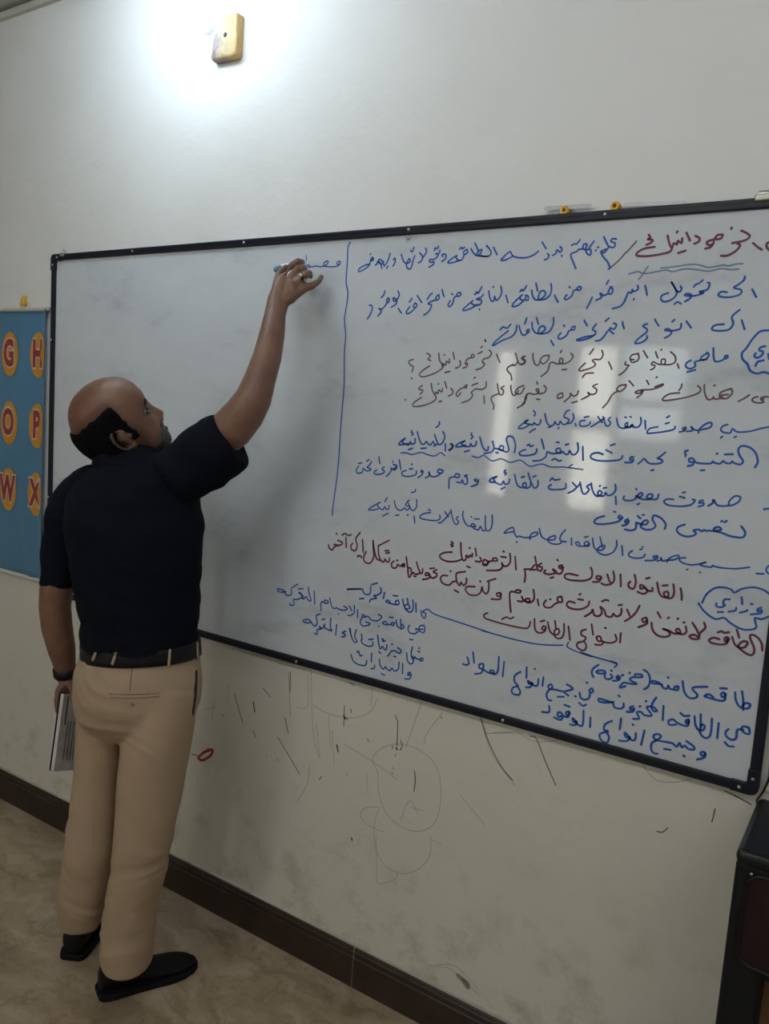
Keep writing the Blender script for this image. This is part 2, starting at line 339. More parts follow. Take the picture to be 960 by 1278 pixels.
def corner(sx, sz):
    cx = 0 if sx < 0 else BW; cz = BZ if sz < 0 else BZ+BH; r = .016; pts = [(0, c+.002)]
    for k in range(7):
        a = pi/2*k/6; pts.append((r-r*cos(a), r-r*sin(a)))
    pts += [(c+.002, 0), (c+.002, FWD+.002), (FWD+.002, FWD+.002), (FWD+.002, c+.002)]
    n = len(pts); vs = [(cx-sx*a, y, cz-sz*b) for y in (-.003, YW) for a, b in pts]
    fs = [tuple(range(n)), tuple(range(n, 2*n))]+[(i, (i+1) % n, n+(i+1) % n, n+i) for i in range(n)]
    MB().add(vs, fs).build('corner_cap', M['frame'], WB, bevel=.0015)
    for a, b in ((.036, .012), (.012, .036)): screw(cx-sx*a, cz-sz*b)
def screw(x, z, r=.0038):
    mb = MB(); vs = []
    for yy, rr in ((-.0015, r), (-.0045, r*.9), (-.0058, r*.45)):
        vs += [(x+rr*cos(2*pi*i/12), yy, z+rr*sin(2*pi*i/12)) for i in range(12)]
    fs = [(k*12+i, k*12+(i+1) % 12, (k+1)*12+(i+1) % 12, (k+1)*12+i) for k in range(2) for i in range(12)]+[tuple(range(24, 36))]
    mb.add(vs, fs).build('screw', M['steel'], WB, True)
for sx in (-1, 1):
    for sz in (-1, 1): corner(sx, sz)
for px, py in ((165, 314), (304, 304.5), (510, 290), (755, 269), (370, 820), (628, 895)):
    p = Y(px, py, -.003); screw(p.x, BZ+BH-FWD/2 if py < 500 else BZ+FWD/2)
for py in (424, 621): screw(FWD*.5, Y(65, py, -.003).z)
# ---------------------------------------------------------------- handwriting: one part per written line
SC = 16/3
A = lambda ox, oy, s: (ox, oy, SC, s)
yb = .008-.0005
LINES = [
('handwriting_line', 'maroon', .0056, 'maroon title word at the top right', [
 A(780,270,"""960,172 946,182 945,205 962,225;855,178 885,205 912,222;775,95 805,108 832,130 815,152 780,166 715,178;750,182 768,192 745,225 705,252 672,263 640,262;712,75 708,85;
 652,122 618,125 602,150 640,148 652,122;602,152 570,160 546,172 556,190 585,188 592,168;588,180 570,205 535,215;470,130 498,146 490,170 462,182;410,108 422,135 434,162;
 382,145 378,178 352,162 348,188 325,178 315,208 298,185 285,128;315,208 300,235 240,252 150,265 82,262 85,240 130,215 200,203;350,100 346,108;355,245 405,228;160,122 170,145 150,152 185,158 175,175 143,190"""),
 ]),
('title_slash', 'brown', .0040, None, [A(780,270,"78,165 35,215 0,248"), A(600,280,"960,195 920,240 865,288")]),
('title_underline', 'thin', .0038, 'faint grey-blue wavy underline', [A(780,270,"25,385 85,368 115,378 150,380 270,358 320,368 400,350 480,355 560,365 640,348 700,355 760,350;240,345 330,335 440,320 500,325 560,340 650,325 690,330 740,318 785,315;155,332 120,385 92,420")]),
('handwriting_line', 'blue', .0046, None, [
 A(600,280,"""905,98 878,96 868,115 895,125 888,152 855,148 835,115 820,82;855,148 835,175 818,190 800,182 835,165;800,182 815,215 845,250 860,290 850,298;765,172 768,175;780,155 786,150;
 755,112 738,135 722,160 735,175 730,205 705,190 700,160;700,160 708,132 685,135 682,160 700,170 725,165;680,165 655,165 640,180 615,190 600,200 605,225 620,260 634,295;605,140 625,130 640,130 662,102;
 540,206 541,213;528,148 542,165 530,185 508,170 500,195 478,207;445,195 455,210 445,228 425,236;410,118 425,145 436,162;385,178 350,205 300,222 240,220 210,205 195,182 145,225 138,240 170,235 215,212;
 85,152 96,175 110,202;40,140 60,165 70,190 55,210 20,213 0,205"""),
 A(430,290,"""945,88 952,98;960,158 920,160 880,150 895,122 915,115 905,140 880,155 858,135 842,108;868,72 882,100 895,130;815,112 795,128 798,150 820,132 815,112;797,150 782,182 758,185 742,165 752,152 705,182 688,202 720,202 770,185;765,112 778,100 785,110 800,98;
 655,162 650,148 670,145 677,160 668,180 648,194;635,118 630,140 605,142 625,150 600,178 567,182 572,200 595,195 590,215 562,232;598,122 605,102 615,110 628,92;
 500,135 520,160 512,190 492,203;540,105 547,125 535,150 518,175;440,120 452,128 463,98;468,155 458,185 442,240 420,238 412,212 438,195 430,175 412,205 392,190 378,145;
 325,182 338,172 336,200 322,224;305,140 290,185 268,222;265,225 250,190 232,180 225,200 250,210 262,190;250,240 238,205 222,192 215,212 205,218;280,240 290,225;
 185,165 175,185 192,185 190,168 172,192 168,212 145,238 100,262 95,245 130,222 160,212;172,148 176,143""")]),
('column_divider', 'blue', .0042, 'long wavy vertical dividing stroke', [(0,0,1,"437.5,302 434.4,309.5 433.7,327 432,351.5 434.4,366 431.7,387 430,398 431.5,419 430,440 429.5,480 427,512 424.8,540 423,570 420.4,598 417,622 414.6,643.5")]),
('handwriting_line', 'blue', .0048, None, [
 A(780,330,"""848,165 862,192 875,218;800,80 792,105 755,135 725,155 775,170 765,200 700,218 640,215 622,200 645,182 680,185;458,150 475,132 490,128 520,105;550,122 565,125 555,160 530,175 495,182 525,190 480,205 440,210 400,205 410,195 440,200 435,225 398,248;
 370,145 378,160 365,182 345,175 330,150 312,118;330,150 345,185 335,215 300,240 260,248 240,230 250,205 290,190;310,118 328,145;330,265 350,250 375,262;135,140 142,172 148,205;85,140 88,165 60,180 50,165 45,190 25,185 15,205 0,240;58,236 62,228"""),
 A(600,350,"""960,138 930,172 878,188;875,42 858,58 850,85 870,90 880,60 862,42;850,85 822,100 795,85 805,112 768,132;742,112 728,145 706,186;852,0 838,25;668,45 655,40 640,60 660,65 670,48;640,62 620,68 612,90 600,110 570,128 558,118 575,95;590,42 596,48;
 492,98 503,122 516,145;468,22 472,60 460,100 425,125 385,125 395,80 420,68 432,92 400,125 365,128 345,100 340,65;368,18 375,50 380,72;305,100 298,125 315,132 316,105 298,98;300,128 272,130 262,112 282,92 225,145 210,172 245,168 290,132;262,75 275,60 283,70 306,36;
 168,98 175,122 182,148;135,38 140,80 125,115 105,132 92,105 88,135 70,135 58,100 55,70;82,45 86,42"""),
 A(430,350,"""925,92 908,112 878,125 912,132 905,158 870,165 842,148 860,132 815,168 788,195 802,200 845,185 885,160;898,190 900,196;868,95 882,76 890,86 915,42;775,85 760,80 747,100 765,105 777,90;748,105 730,115 722,150 700,175 690,162 705,135;715,88 720,94;
 650,60 656,85 663,108;630,95 612,108 608,130 630,122 628,98;608,130 578,140 555,155 580,165 562,205 528,232;550,128 570,97 585,86;485,100 500,125 515,148;470,152 458,172 475,182 482,160 470,150;472,180 450,205 420,222 412,208 435,175;432,145 450,118;
 358,185 368,202 380,218;355,70 365,95 350,125 325,115 330,140 350,130 342,158 312,178;292,118 280,135 290,148 300,128 290,115;286,145 260,182 238,190 226,185 245,202 238,218 222,238;245,115 262,95 270,70;165,165 182,168 184,195 168,232 152,256""")]),
('handwriting_line', 'blue', .0048, None, [
 A(780,330,"""778,370 788,402 798,432;765,302 730,330 712,355 722,395 690,435 620,442 580,432 600,405 660,398;410,378 425,400 442,422;375,395 370,425 340,438 300,442 266,438 285,428 310,445 300,470 265,490;315,382 332,368;200,365 212,388 226,408;150,395 120,410 148,432 140,455 90,495 68,525 110,520 145,495 148,475"""),
 A(600,350,"""945,275 948,300 956,320;885,285 905,295 888,325 862,315 862,335 885,355;862,320 840,345 825,368 795,398 765,402;830,272 855,250;770,290 745,325 765,340 755,365 700,375 640,395 660,400 720,385 760,360;690,265 700,285 710,302;
 625,305 608,312 605,330 625,325 628,305;605,330 585,338 575,362 545,385 520,388 518,370 535,350;552,298 560,305;468,400 478,418 486,432;485,248 484,290 462,335 430,352 385,352 395,312 420,305 430,325 400,350 368,350 345,320 342,280;372,248 380,275 384,292;
 305,335 320,325 322,345 305,340;318,345 290,365 270,350 255,300;308,250 300,270 294,290;240,300 234,340 205,375 150,397 80,435 100,405 150,362 185,335;130,330 150,310 175,318 200,292;30,398 34,406""")]),
('cloud_outline', 'blue', .0052, 'blue cloud outline cut by the photo edge', [A(780,410,"960,12 900,20 850,70 810,130 780,165 785,205 815,235 835,280 880,300 925,290 975,305;935,118 905,125 895,145 920,155 910,180 880,195 862,182 872,165;925,212 885,222 870,250;955,170 962,205")]),
('handwriting_line', 'blue', .0046, None, [A(780,410,"685,180 665,185 672,202 687,188;668,198 640,215 605,220 592,195 590,130;555,162 515,185 505,210 540,205 560,175 545,160;545,205 500,212 465,225 470,250 435,268 405,252 412,228 440,212;415,290 470,275")]),
('handwriting_line', 'brown', .0042, None, [
 A(780,410,"""350,235 360,265;305,155 335,185 335,222 300,240 242,238;242,238 245,208 268,205 265,235 225,238 190,222 178,240 200,245 192,265 172,275;205,155 218,195;240,145 246,138;125,148 138,172 152,195;92,168 50,175 35,200 48,225 82,215 95,190 85,165;35,205 62,208"""),
 A(650,410,"""700,222 695,240 722,245;720,245 690,285 655,310;585,222 598,248 607,272;540,145 548,175 530,205 495,205 478,215 498,238 470,262 400,282 390,270 430,230;412,325 435,300 485,295;458,172 485,135;335,165 348,185 330,215 290,235 258,230;258,230 262,200 280,205 275,230 240,235 215,225 195,232 188,255 175,288 135,320;265,160 272,145;275,275 305,272;
 190,178 150,185 130,215 150,235 180,212 190,185;130,218 118,242 98,240 82,200 82,165;20,185 5,200 25,215 15,235 0,235"""),
 A(500,420,"""830,130 812,145 832,160 822,182 795,185 780,160 765,110;780,165 765,190 740,190;750,185 715,205 710,225 735,255 740,290;640,118 650,145 663,172;590,90 605,110 590,138 555,150 545,170 560,182 540,208 502,222;515,115 545,100;535,75 545,65;562,20 568,32;
 490,122 475,120 472,140 488,138 490,122;472,140 445,150 435,168 432,185 446,178;446,178 440,200 415,210;395,160 400,185 385,205 365,210;350,105 358,150;325,150 325,175 305,165 300,190 280,180 276,200;255,110 260,160 285,200 245,235 200,255 150,268 125,255 150,225 195,195;295,240 330,232;290,125 294,120;175,110 200,130 182,150 202,160;
 85,152 55,165 65,190 85,200 75,235;72,275 78,282""")]),
('handwriting_line', 'brown', .0042, None, [
 A(780,410,"""955,455 925,455 905,470 925,490 880,495 848,480 860,460 885,455;925,470 905,462;830,442 790,468 755,485;710,400 640,425 635,460 680,465 715,430 710,400;655,465 642,445 690,440;635,465 600,470 590,455 580,470 550,470 530,420 530,375;592,382 602,377;
 485,382 505,400 490,430 400,460 265,480 258,460 300,435 365,428;380,370 375,392 360,412;200,388 235,375 258,370 240,385 180,405 105,410 68,425 95,432 122,410 108,440 80,460;145,345 160,372;208,328 216,322;28,348 44,365 58,382"""),
 A(650,410,"""700,375 660,380 640,405 660,420 695,395 702,372;650,415 610,440 580,490 545,528;510,370 480,385 505,405 500,430 470,440 445,425 455,445 405,472;385,415 375,440 350,450 330,430 330,452 290,488;340,495 375,485;275,430 248,440 248,465 280,455 278,430;
 155,380 170,395 160,425 125,435;125,435 102,410 118,402 118,430 85,438 60,432 40,440 35,470 5,515;108,355 112,370;105,470 128,472"""),
 A(500,420,"""845,385 830,410 825,445 778,475;820,325 780,345 765,375 800,380 825,340;785,360 765,390 745,385 735,350 735,325;690,330 668,345 685,358 680,385 660,385 650,350 645,315;655,380 610,400 605,425 620,455 618,485;555,395 558,445;570,300 568,335 540,352 500,348;500,348 470,372 480,388 460,420 408,442;475,325 515,310;490,278 497,270;
 440,322 425,335 438,342 442,322;425,338 390,355 370,385 385,397 400,372;335,345 350,365 340,385 318,397;295,300 308,345;280,345 275,370 255,355 250,380 235,370 230,395;205,312 212,360 237,410 205,440 140,462 85,465 90,440 140,405;255,435 275,430;250,318 254,313;145,325 120,350 150,358 130,385;30,418 34,424""")]),
('handwriting_line', 'blue', .0044, None, [
 A(780,490,"""960,228 900,240 830,258 750,262 717,240 702,268 660,265 640,250 650,225 685,212;638,302 650,292;728,298 742,292;490,268 500,240 545,205 578,202 570,230 520,245 470,250 440,225 450,252 412,258;405,230 385,238 395,252 407,235 395,255 362,262;335,225 325,245 260,260 180,270 148,268 165,240 220,228;270,207 295,200;278,167 298,155;
 135,185 138,242;105,165 108,200 90,228 62,230 48,212 38,230 0,230;0,163 10,166;35,160 42,163"""),
 A(630,490,"""860,232 845,215 825,232 800,215 818,198 812,232 775,235 755,215 745,170;705,165 690,180 705,202 690,222 672,215 655,160;665,170 620,200 575,228;620,160 650,200;570,195 560,215 520,225 500,215 505,190 535,185;530,165 560,158;470,205 475,222;
 455,140 460,170 440,202 410,205;430,118 412,125 395,160 428,180 410,208 385,210 370,190 360,215 340,205 335,190 325,215 300,220 280,195 268,140;290,232 310,226;355,238 362,234;240,180 235,205 215,215 195,200 188,215 165,210 130,200 160,180 110,215 90,238 130,235 165,212;195,155 205,140 192,120;165,265 205,240""")]),
('handwriting_line', 'blue', .0050, None, [
 A(780,490,"""865,498 885,460 870,400 830,365 780,355 755,380 765,420 787,455 770,478 730,470 715,458 700,472 670,467 655,455 635,473 600,468 585,458 570,472 480,468 455,440 430,440 430,460 457,465 450,482 418,489;665,412 720,410;610,408 618,405;420,385 400,392 405,410 402,425;505,518 530,516;
 270,398 230,430 215,437 250,450 235,470 165,472 130,440 115,452 88,474;175,518 192,515;60,430 40,430 35,448 57,445 45,464 0,465"""),
 A(630,490,"""785,420 770,445 700,455 620,452 575,435 580,410 620,400 655,412;675,382 715,402;705,352 735,342;520,360 522,450;485,335 490,380 470,410 447,410 432,385 422,410 400,407 388,392 375,402 350,400 342,380 365,370 372,395 340,405 310,405 282,395 275,425 240,450 188,455;345,330 362,332;405,347 425,342;315,450 335,440 360,455 378,450;
 245,310 255,345 262,375;215,375 205,405 160,418 110,418 98,400 120,385 140,380;150,352 165,345 170,358 190,352"""),
 A(560,520,"""438,238 445,190 430,140 400,130 385,150 395,190 400,220 385,235 360,225 338,215 345,195 365,200 358,225 320,212 302,215;295,175 302,205 285,235 235,245;265,200 260,225 240,220 225,195 208,135;290,168 296,164;185,165 180,190 155,197 148,178 140,198 110,197 85,178 112,160 60,182 50,200 90,197 115,190;155,108 150,122 162,132 150,148;105,234 140,225;15,180 28,190 20,212 0,222;315,238 330,242"""),
 A(430,520,"""672,180 672,228;705,182 722,190 715,212 700,226;655,100 668,130 652,175 625,182 600,120;625,182 602,185 590,165 575,187 557,182 545,165 530,183 510,177 495,140 485,100;595,195 605,192;510,212 545,209;610,72 630,55 632,35;470,145 468,175 445,182 440,165 430,187 405,182 385,168 408,142 375,165 362,187 400,184 428,178;450,92 445,105 458,112 448,125;425,220 455,210""")]),
('wavy_underline', 'blue', .0036, None, [A(430,520,"375,242 410,240 450,252 510,238 550,252 600,262 640,240 670,262"), A(560,520,"155,262 200,272 235,258 290,295 350,280 410,305 480,290 540,330 620,315 680,335 760,335 800,340 895,352;800,335 825,318")]),
('handwriting_line', 'blue', .0048, None, [
 A(780,570,"""925,350 960,345;690,320 700,290 735,262 768,268 765,290 740,312 700,325 620,325 590,285 585,308 555,328;520,290 500,295 495,310 522,305 522,322 490,332;450,285 468,290 440,320 370,330 290,322 260,298 285,282 325,285;365,265 400,275;385,240 402,236;
 225,250 215,280 180,283 145,270 160,250 187,255 170,280 140,285 105,280 85,262 105,240 120,250 98,270 75,260 70,280 40,292 0,290;75,212 78,218;82,318 98,312"""),
 A(650,570,"""690,262 683,280 700,293;632,265 635,318;630,185 632,220 610,250 580,258 565,237 555,260 525,260 512,245 525,225 542,242 520,262 495,255 475,215 470,175;550,210 572,205;525,197 530,192;460,185 440,200 455,217 440,240 418,248 405,220 395,170;395,180 355,222 315,242;345,172 375,205;300,180 298,210 260,218 200,218 185,200 205,185;195,160 210,142 225,155 262,150"""),
 A(560,520,"""595,425 594,460 570,475 547,430 530,375;547,430 540,468 510,475 492,450 512,440 515,470 480,470 455,450 440,385;485,405 505,398;562,402 582,392;405,415 400,442 375,450 365,428 350,452 318,440 300,415 325,398 285,412 272,432 310,438;380,355 368,370 385,375 375,388;350,482 375,470;
 185,415 170,422 195,432 198,415 190,450 150,464;125,388 105,395 122,405 125,440 105,450 90,420 82,440 55,435;70,385 50,380 42,400 70,405 70,384;42,400 8,408 2,440 2,478"""),
 A(430,520,"""655,360 630,350 620,370 650,375 657,355;640,380 610,397 577,397 560,365 565,392 540,408;515,355 508,370 524,362 515,387 490,406;478,360 475,385 430,398 390,392 383,370 410,358;432,348 455,348;447,314 450,320;365,288 370,320 375,352;
 325,318 350,328 335,355 308,342;315,348 302,375 278,398;345,335 318,352;320,297 324,302;265,335 250,350 268,367 240,383 205,383 198,368 215,355;230,268 232,290 237,312;180,300 165,325 150,337 178,350 150,362 125,345 118,370 85,376 80,350 95,330;92,312 115,308;148,297 165,285""")]),
('handwriting_line', 'blue', .0052, None, [
 A(780,640,"""775,90 800,125 795,155 770,165 700,155 650,135 605,122 592,105 625,95 642,112 600,122 560,118 545,122 530,115 510,122 490,112 455,118 475,135 455,152 410,158 365,142 345,115 360,92 400,78;642,58 648,54;662,62 680,54;
 265,108 272,75 240,35 195,18 185,45 205,85 182,108 140,112 105,90 130,52 155,55 135,80 75,65;75,65 72,105 40,117 0,110;85,20 105,38;118,15 128,14"""),
 A(650,570,"715,415 695,425 700,440 720,425 705,452 675,458;665,390 650,400 657,412 677,400 672,415 640,435 560,448 500,445 492,425 520,405 558,395;620,365 632,368")]),
('handwriting_line', 'blue', .0042, None, [
 A(780,640,"""962,350 942,370 946,395 962,407;875,405 925,407;830,363 740,372 660,368 600,358 585,350 570,362 500,347 545,327 490,342 430,346 380,330 362,310 380,300 405,300;412,378 420,376;498,398 504,396;280,328 300,300 350,282 360,295 325,313 280,315 250,320 240,295 240,313 215,322;215,285 190,290 195,303 222,290 200,315 135,318;135,275 120,297 70,302 30,290 28,270 50,252;100,245 115,242;116,230 121,228"""),
 A(600,620,"""940,325 943,355 945,390;905,290 905,330 880,370 830,388 790,375 775,355 800,328 827,325 815,352 780,355 755,335 745,275;795,268 805,310 812,338;722,310 705,325 690,312 705,298 724,310 718,328 680,328 650,328 632,305 652,302 660,318;690,270 715,264;605,275 605,322;
 565,220 535,255 530,290 570,300;540,302 520,315 475,312 445,288 465,268 497,260 490,285 440,285 405,262 390,210;330,285 328,262 350,240 380,238 370,258 330,270 285,270 258,262 240,266 225,240 217,205 185,215 155,242 195,236 222,232;238,302 244,300"""),
 A(440,580,"""930,335 930,395 915,435 887,430 885,340;885,430 870,442 852,410 840,432 810,425 790,400 805,393 820,412 790,410 760,400 735,350 738,310;790,345 794,348;812,360 845,362;705,345 690,360 707,377 695,397 680,390 665,350 655,300;655,310 630,345 590,385 570,385;615,312 640,348;580,335 582,360 550,372 480,364 448,350 470,328 520,318;505,298 520,305;
 410,340 415,390;428,232 426,280 405,305 385,290 372,255;378,235 352,268 385,280 362,302 345,287 330,302 300,297 285,270 278,238;365,337 372,332;285,337 310,335;390,185 415,180 420,165;245,270 240,292 225,297 215,280 203,300 180,287 165,262 190,248 130,280 106,300 150,300 182,288;215,245 232,218;200,342 240,322""")]),
('handwriting_line', 'maroon', .0056, 'maroon heading line', [
 A(700,670,"""798,342 805,385 805,420;750,315 755,370 740,405 705,405 685,375 712,365 715,397 680,400 655,370 642,305;678,325 712,322;610,340 608,360 580,357 555,330 530,320 532,347 555,340 577,362 550,380 510,365;568,278 592,272;492,252 500,300 485,345 455,335 452,310 465,298;
 398,250 400,330;350,230 357,280 340,310 300,320 270,310;310,250 325,295 337,308;262,262 240,262 240,280 267,280 268,262 255,297 215,300;200,205 210,235 200,275 150,292 60,287 25,267 45,245 115,258;0,190 8,198 2,208"""),
 A(540,660,"""865,242 842,248 850,265 870,253 855,297 820,292 800,268 824,285;822,295 775,303 742,293 752,275;785,328 805,322;830,205 834,212;725,230 700,247 730,257 720,280 700,270 690,230 682,185;700,270 670,272 640,268 612,270;680,240 650,275;612,268 618,310 612,355;
 550,185 553,230 555,272;515,165 518,215 500,245 475,247 460,225 465,252 440,275 360,277;455,185 490,190;470,150 476,153;425,195 402,197 405,212 432,212 425,195;405,212 370,217 345,205 335,232 365,235 372,215 360,242 335,240;315,190 325,210 310,219 285,215;285,130 292,180;
 265,165 262,187 250,175 240,192 225,175 222,200 213,210 200,205 190,160 188,92;195,202 160,215 100,217 55,197 50,175 80,158 130,155;245,125 249,130;230,250 250,258;125,85 137,95 120,105 138,112 126,118""")]),
('handwriting_line', 'maroon', .0056, 'maroon line beside the cloud', [
 A(780,720,"""915,490 910,440 880,400 842,385 835,410 860,470 857,510 830,520 780,490 755,460 785,430 817,435 800,467 760,470 730,445 715,400;745,352 755,380 760,405;680,400 665,410 670,430 692,420 685,402 680,440 640,450 580,440 560,422 590,405 630,415;618,370 645,362 660,372 695,368;
 528,305 535,340 500,375 492,410 450,412 430,395 460,385 490,400;450,305 475,345 495,385;405,330 410,362 395,380 360,377 340,355 357,345 370,372 330,377 302,362;302,362 250,345 285,357 300,387 260,400 215,387 185,352 178,305;390,305 398,302;350,280 356,276;288,275 294,270;218,235 238,272;
 140,270 115,282 125,302 147,290 142,270 148,310 90,335"""),
 A(780,720,"98,192 75,235 40,270 0,295;15,218 25,240 32,258"),
 A(700,670,"405,478 400,515 370,530 350,512 338,532 302,525 290,488 262,465 275,500 255,527 222,520 213,482 202,505 160,530;385,455 408,452;275,430 300,420 318,425;190,430 180,460 130,482 70,477 40,455 55,430 95,440;115,415 150,420;124,385 132,380"),
 A(590,720,"""590,130 565,140 572,165 597,165 592,132;572,168 545,182 520,203 485,202 473,180 490,155;515,148 520,150;432,150 440,190;405,85 410,140 395,165 365,170 350,150 377,145 375,167 340,157 325,125 335,162 300,160;318,90 293,87 285,102 315,105 320,90;287,102 250,102 248,160 254,235;180,105 160,112 170,130 190,120 182,105 185,147 125,147"""),
 A(540,660,"""375,345 375,370 372,412 355,432 335,412 330,385 320,422 290,442 245,437 220,407 230,385 282,385;365,350 420,332;315,348 320,352;225,330 225,357 205,377 190,355 180,377 160,347 158,300 180,290 218,285;158,350 135,352 110,374 70,364 53,335 65,312 100,312;145,408 172,422;118,280 122,284"""),
 A(400,650,"""775,325 750,340 774,352 770,372 740,380 722,350 702,347 700,364 727,360 722,382 680,391;728,318 760,315;680,320 678,347 665,345 650,310 640,275;665,347 635,357 620,345 610,352 600,315 582,322 590,377 606,352;585,340 575,270 572,240;622,368 636,372;555,285 540,297 557,305 560,287 530,302 515,290 505,312 480,312 473,285 490,268;508,265 514,262;
 460,250 455,273 440,270 430,255 422,273 403,265 388,225 385,165;388,165 458,130;403,265 375,252 360,200 350,130;350,135 352,190 355,240 330,282 295,272 288,240 305,205;430,200 455,198;435,215 460,212;280,125 285,210;245,238 262,232 275,245;265,78 235,120 245,160 235,196 208,192 203,165 215,150;170,110 172,178;145,95 165,85 185,98 205,92;115,130 147,145 130,162 90,157;130,162 95,172 80,193 60,182 53,160;105,85 110,88""")]),
('handwriting_line', 'maroon', .0052, 'short maroon third line', [
 A(590,720,"""950,385 958,420 930,438 890,437 860,425 850,397 825,400 837,427 872,430 855,452 815,450;880,338 888,342;792,315 802,385;755,350 725,360 725,387 752,402 740,427 700,440 698,470 740,490 757,460 740,425;638,328 648,420;608,312 608,370 590,407 552,402 545,360 570,345 577,370 550,387 515,362 500,300;548,292 555,345;
 475,325 460,345 480,352 487,325 480,362 440,372 415,347 412,280;452,297 480,290;385,298 375,332 345,342 240,322 130,292 80,272 78,250 100,240;195,282 225,268 250,278 272,268"""), (0,0,1,"775,790 774,802")]),
('arrow', 'blue', .0040, 'long curved blue arrow', [
 A(430,700,"510,330 515,365 535,382 542,350 520,340 555,322 600,355 750,405 960,475"), A(590,720,"60,357 150,382 300,422 450,450 600,455;640,435 630,465 700,500 800,533"), A(720,810,"25,20 110,50 230,85 265,100;225,80 270,98 250,122")]),
('handwriting_line', 'blue', .0052, None, [
 A(430,700,"""475,280 477,340;455,260 458,312 440,342 410,325 395,295 388,255;410,328 402,300 420,290 437,312 405,322;418,250 425,290;355,262 340,272 345,292 364,285 357,262;345,292 310,285 275,272 290,262 307,277;325,230 355,235;268,210 258,252;240,178 245,207 220,227 193,232 215,247 175,257 168,275;175,170 170,217 145,224 125,207 120,190 90,187 18,190;20,187 100,187;180,158 218,148;100,252 130,250""")]),
('handwriting_line', 'blue', .0046, None, [
 A(380,770,"""795,55 768,62 765,90 792,105 802,80 795,55;790,82 760,82 742,78 745,90;765,92 742,108 735,112 700,105 690,75 700,55;700,150 722,152;640,15 645,80;645,80 662,70 655,52 640,60;645,80 618,60 610,20;590,35 575,47 590,57 600,38;577,50 545,52 520,40 540,30 557,48"""),
 A(430,700,"300,375 325,378"),
 A(340,720,"""705,250 728,265 700,292 660,285 640,265 618,262 602,250 598,268 625,265;600,265 585,302 605,327 650,318;705,328 710,330;622,300 650,310;567,218 567,272;545,188 545,237 520,257 503,255;512,195 530,225;475,195 500,210 480,222 442,215 425,205 415,212 400,202 390,180 382,140;438,246 441,249;
 370,160 350,155 350,175 372,172 370,158;350,172 330,165 322,187 325,225;278,95 282,182;240,68 245,110 258,160 235,150 225,130 205,147 190,110 175,105 205,130 165,150 140,150 145,182 120,190 118,175;172,80 205,78;125,78 128,112 110,124 90,117 75,90 40,80 35,92 60,102 90,98;130,72 170,48""")]),
('handwriting_line', 'blue', .0048, None, [
 A(380,770,"""790,275 770,278 775,293 790,287;770,285 745,277 735,265 725,287 710,250 720,200;722,260 725,302 705,312 685,287 682,240;762,210 768,205;755,230 768,232;620,205 645,225 630,242 605,227 580,227 570,242 555,260;595,262 610,266;580,182 588,180;550,185 545,217 530,212 520,195 505,212 495,180 488,120;515,145 528,150 518,162 540,160;495,230 508,242;
 455,168 455,190 420,194 385,175 378,150;428,150 458,148;380,115 385,148;345,85 335,130 350,162 330,167 310,120 300,75;305,78 310,120 322,152;275,95 250,105 272,117 262,132 245,130;215,50 208,120"""),
 A(340,720,"""390,275 385,330 397,357 370,350 347,335 350,310 335,342 310,330 325,347 300,352 297,382 278,375;328,285 350,280;320,248 292,258 298,302 285,327 265,312 245,285 210,287 205,297 235,307 260,298""")]),
('handwriting_line', 'blue', .0048, None, [A(380,770,"705,368 690,374 690,390 710,380 700,412 668,412;655,310 652,378;630,300 625,347 600,360 582,340 570,357 550,347 540,330 525,347 505,322 500,280;512,378 535,388;468,320 465,342 442,344;448,240 445,300;415,290 405,322 360,317 325,292 310,250;350,235 360,228 370,257 385,255")]),
('handwriting_line', 'blue', .0056, None, [
 A(780,850,"""735,75 740,130 770,175 820,182 834,155 800,148 782,172;780,68 788,130 788,192;660,75 640,87 650,107 672,95 665,77 668,122 640,132 590,120 545,107 530,100 560,88 590,108;635,48 680,50;550,38 450,45 482,90 470,112 430,112 400,80 390,40 385,0"""),
 A(720,810,"""675,250 655,250 650,270 672,272 677,250;650,270 620,264 610,242 600,264 575,257 550,225 505,212 500,227 540,232 570,237;605,188 612,192;445,138 475,160 488,205 475,250 448,268;430,170 390,167 395,187 437,185 430,170;395,187 365,190 355,207 400,232 350,230 310,225 285,257 325,247;350,162 354,157;300,177 310,172;280,178 265,184 268,197 287,185 278,207 240,212;
 225,168 238,187 210,202 185,187 190,150 150,142 130,155 160,164 188,160;228,142 234,146;145,105 110,130 100,160 112,188""")]),
('handwriting_line', 'blue', .0056, None, [
 A(780,850,"""825,310 790,302 778,322 800,347 830,350 827,312;790,325 755,322 745,340 742,377 715,392 680,372 670,342 690,320;665,405 690,432 725,436;625,280 620,330 615,380;580,250 575,332 560,372 530,377 500,342 512,290 532,300 520,327 490,325 470,290 465,235;505,220 505,310;425,255 405,264 410,282 427,272 425,257 418,297 380,292 345,275 320,255 290,267 300,292 340,290;370,212 395,232 430,230;258,165 252,260"""),
 A(720,810,"""530,322 500,370 507,410 535,412 510,387 465,387 500,442 450,440 430,420 400,422 415,462 375,465;460,350 464,346;418,384 424,380;375,380 355,390 360,404 384,395 372,417 332,418;312,362 310,387 285,397 250,387 240,360 200,345 150,330 150,350 200,357 245,352;278,310 286,316;100,262 85,272 90,290 110,280 102,262;90,290 80,327 50,337 25,322 20,290;65,222 72,226;15,358 40,378 62,370"""),
 A(640,840,"""360,75 402,105 345,125 372,150;345,125 310,117 280,110 250,107 235,90 255,75 265,95 243,112 225,142 235,177 258,183;415,154 421,156;300,158 340,158;205,28 198,85;172,40 165,82 140,82 115,60 100,52 110,72 132,65 118,94 88,95"""),
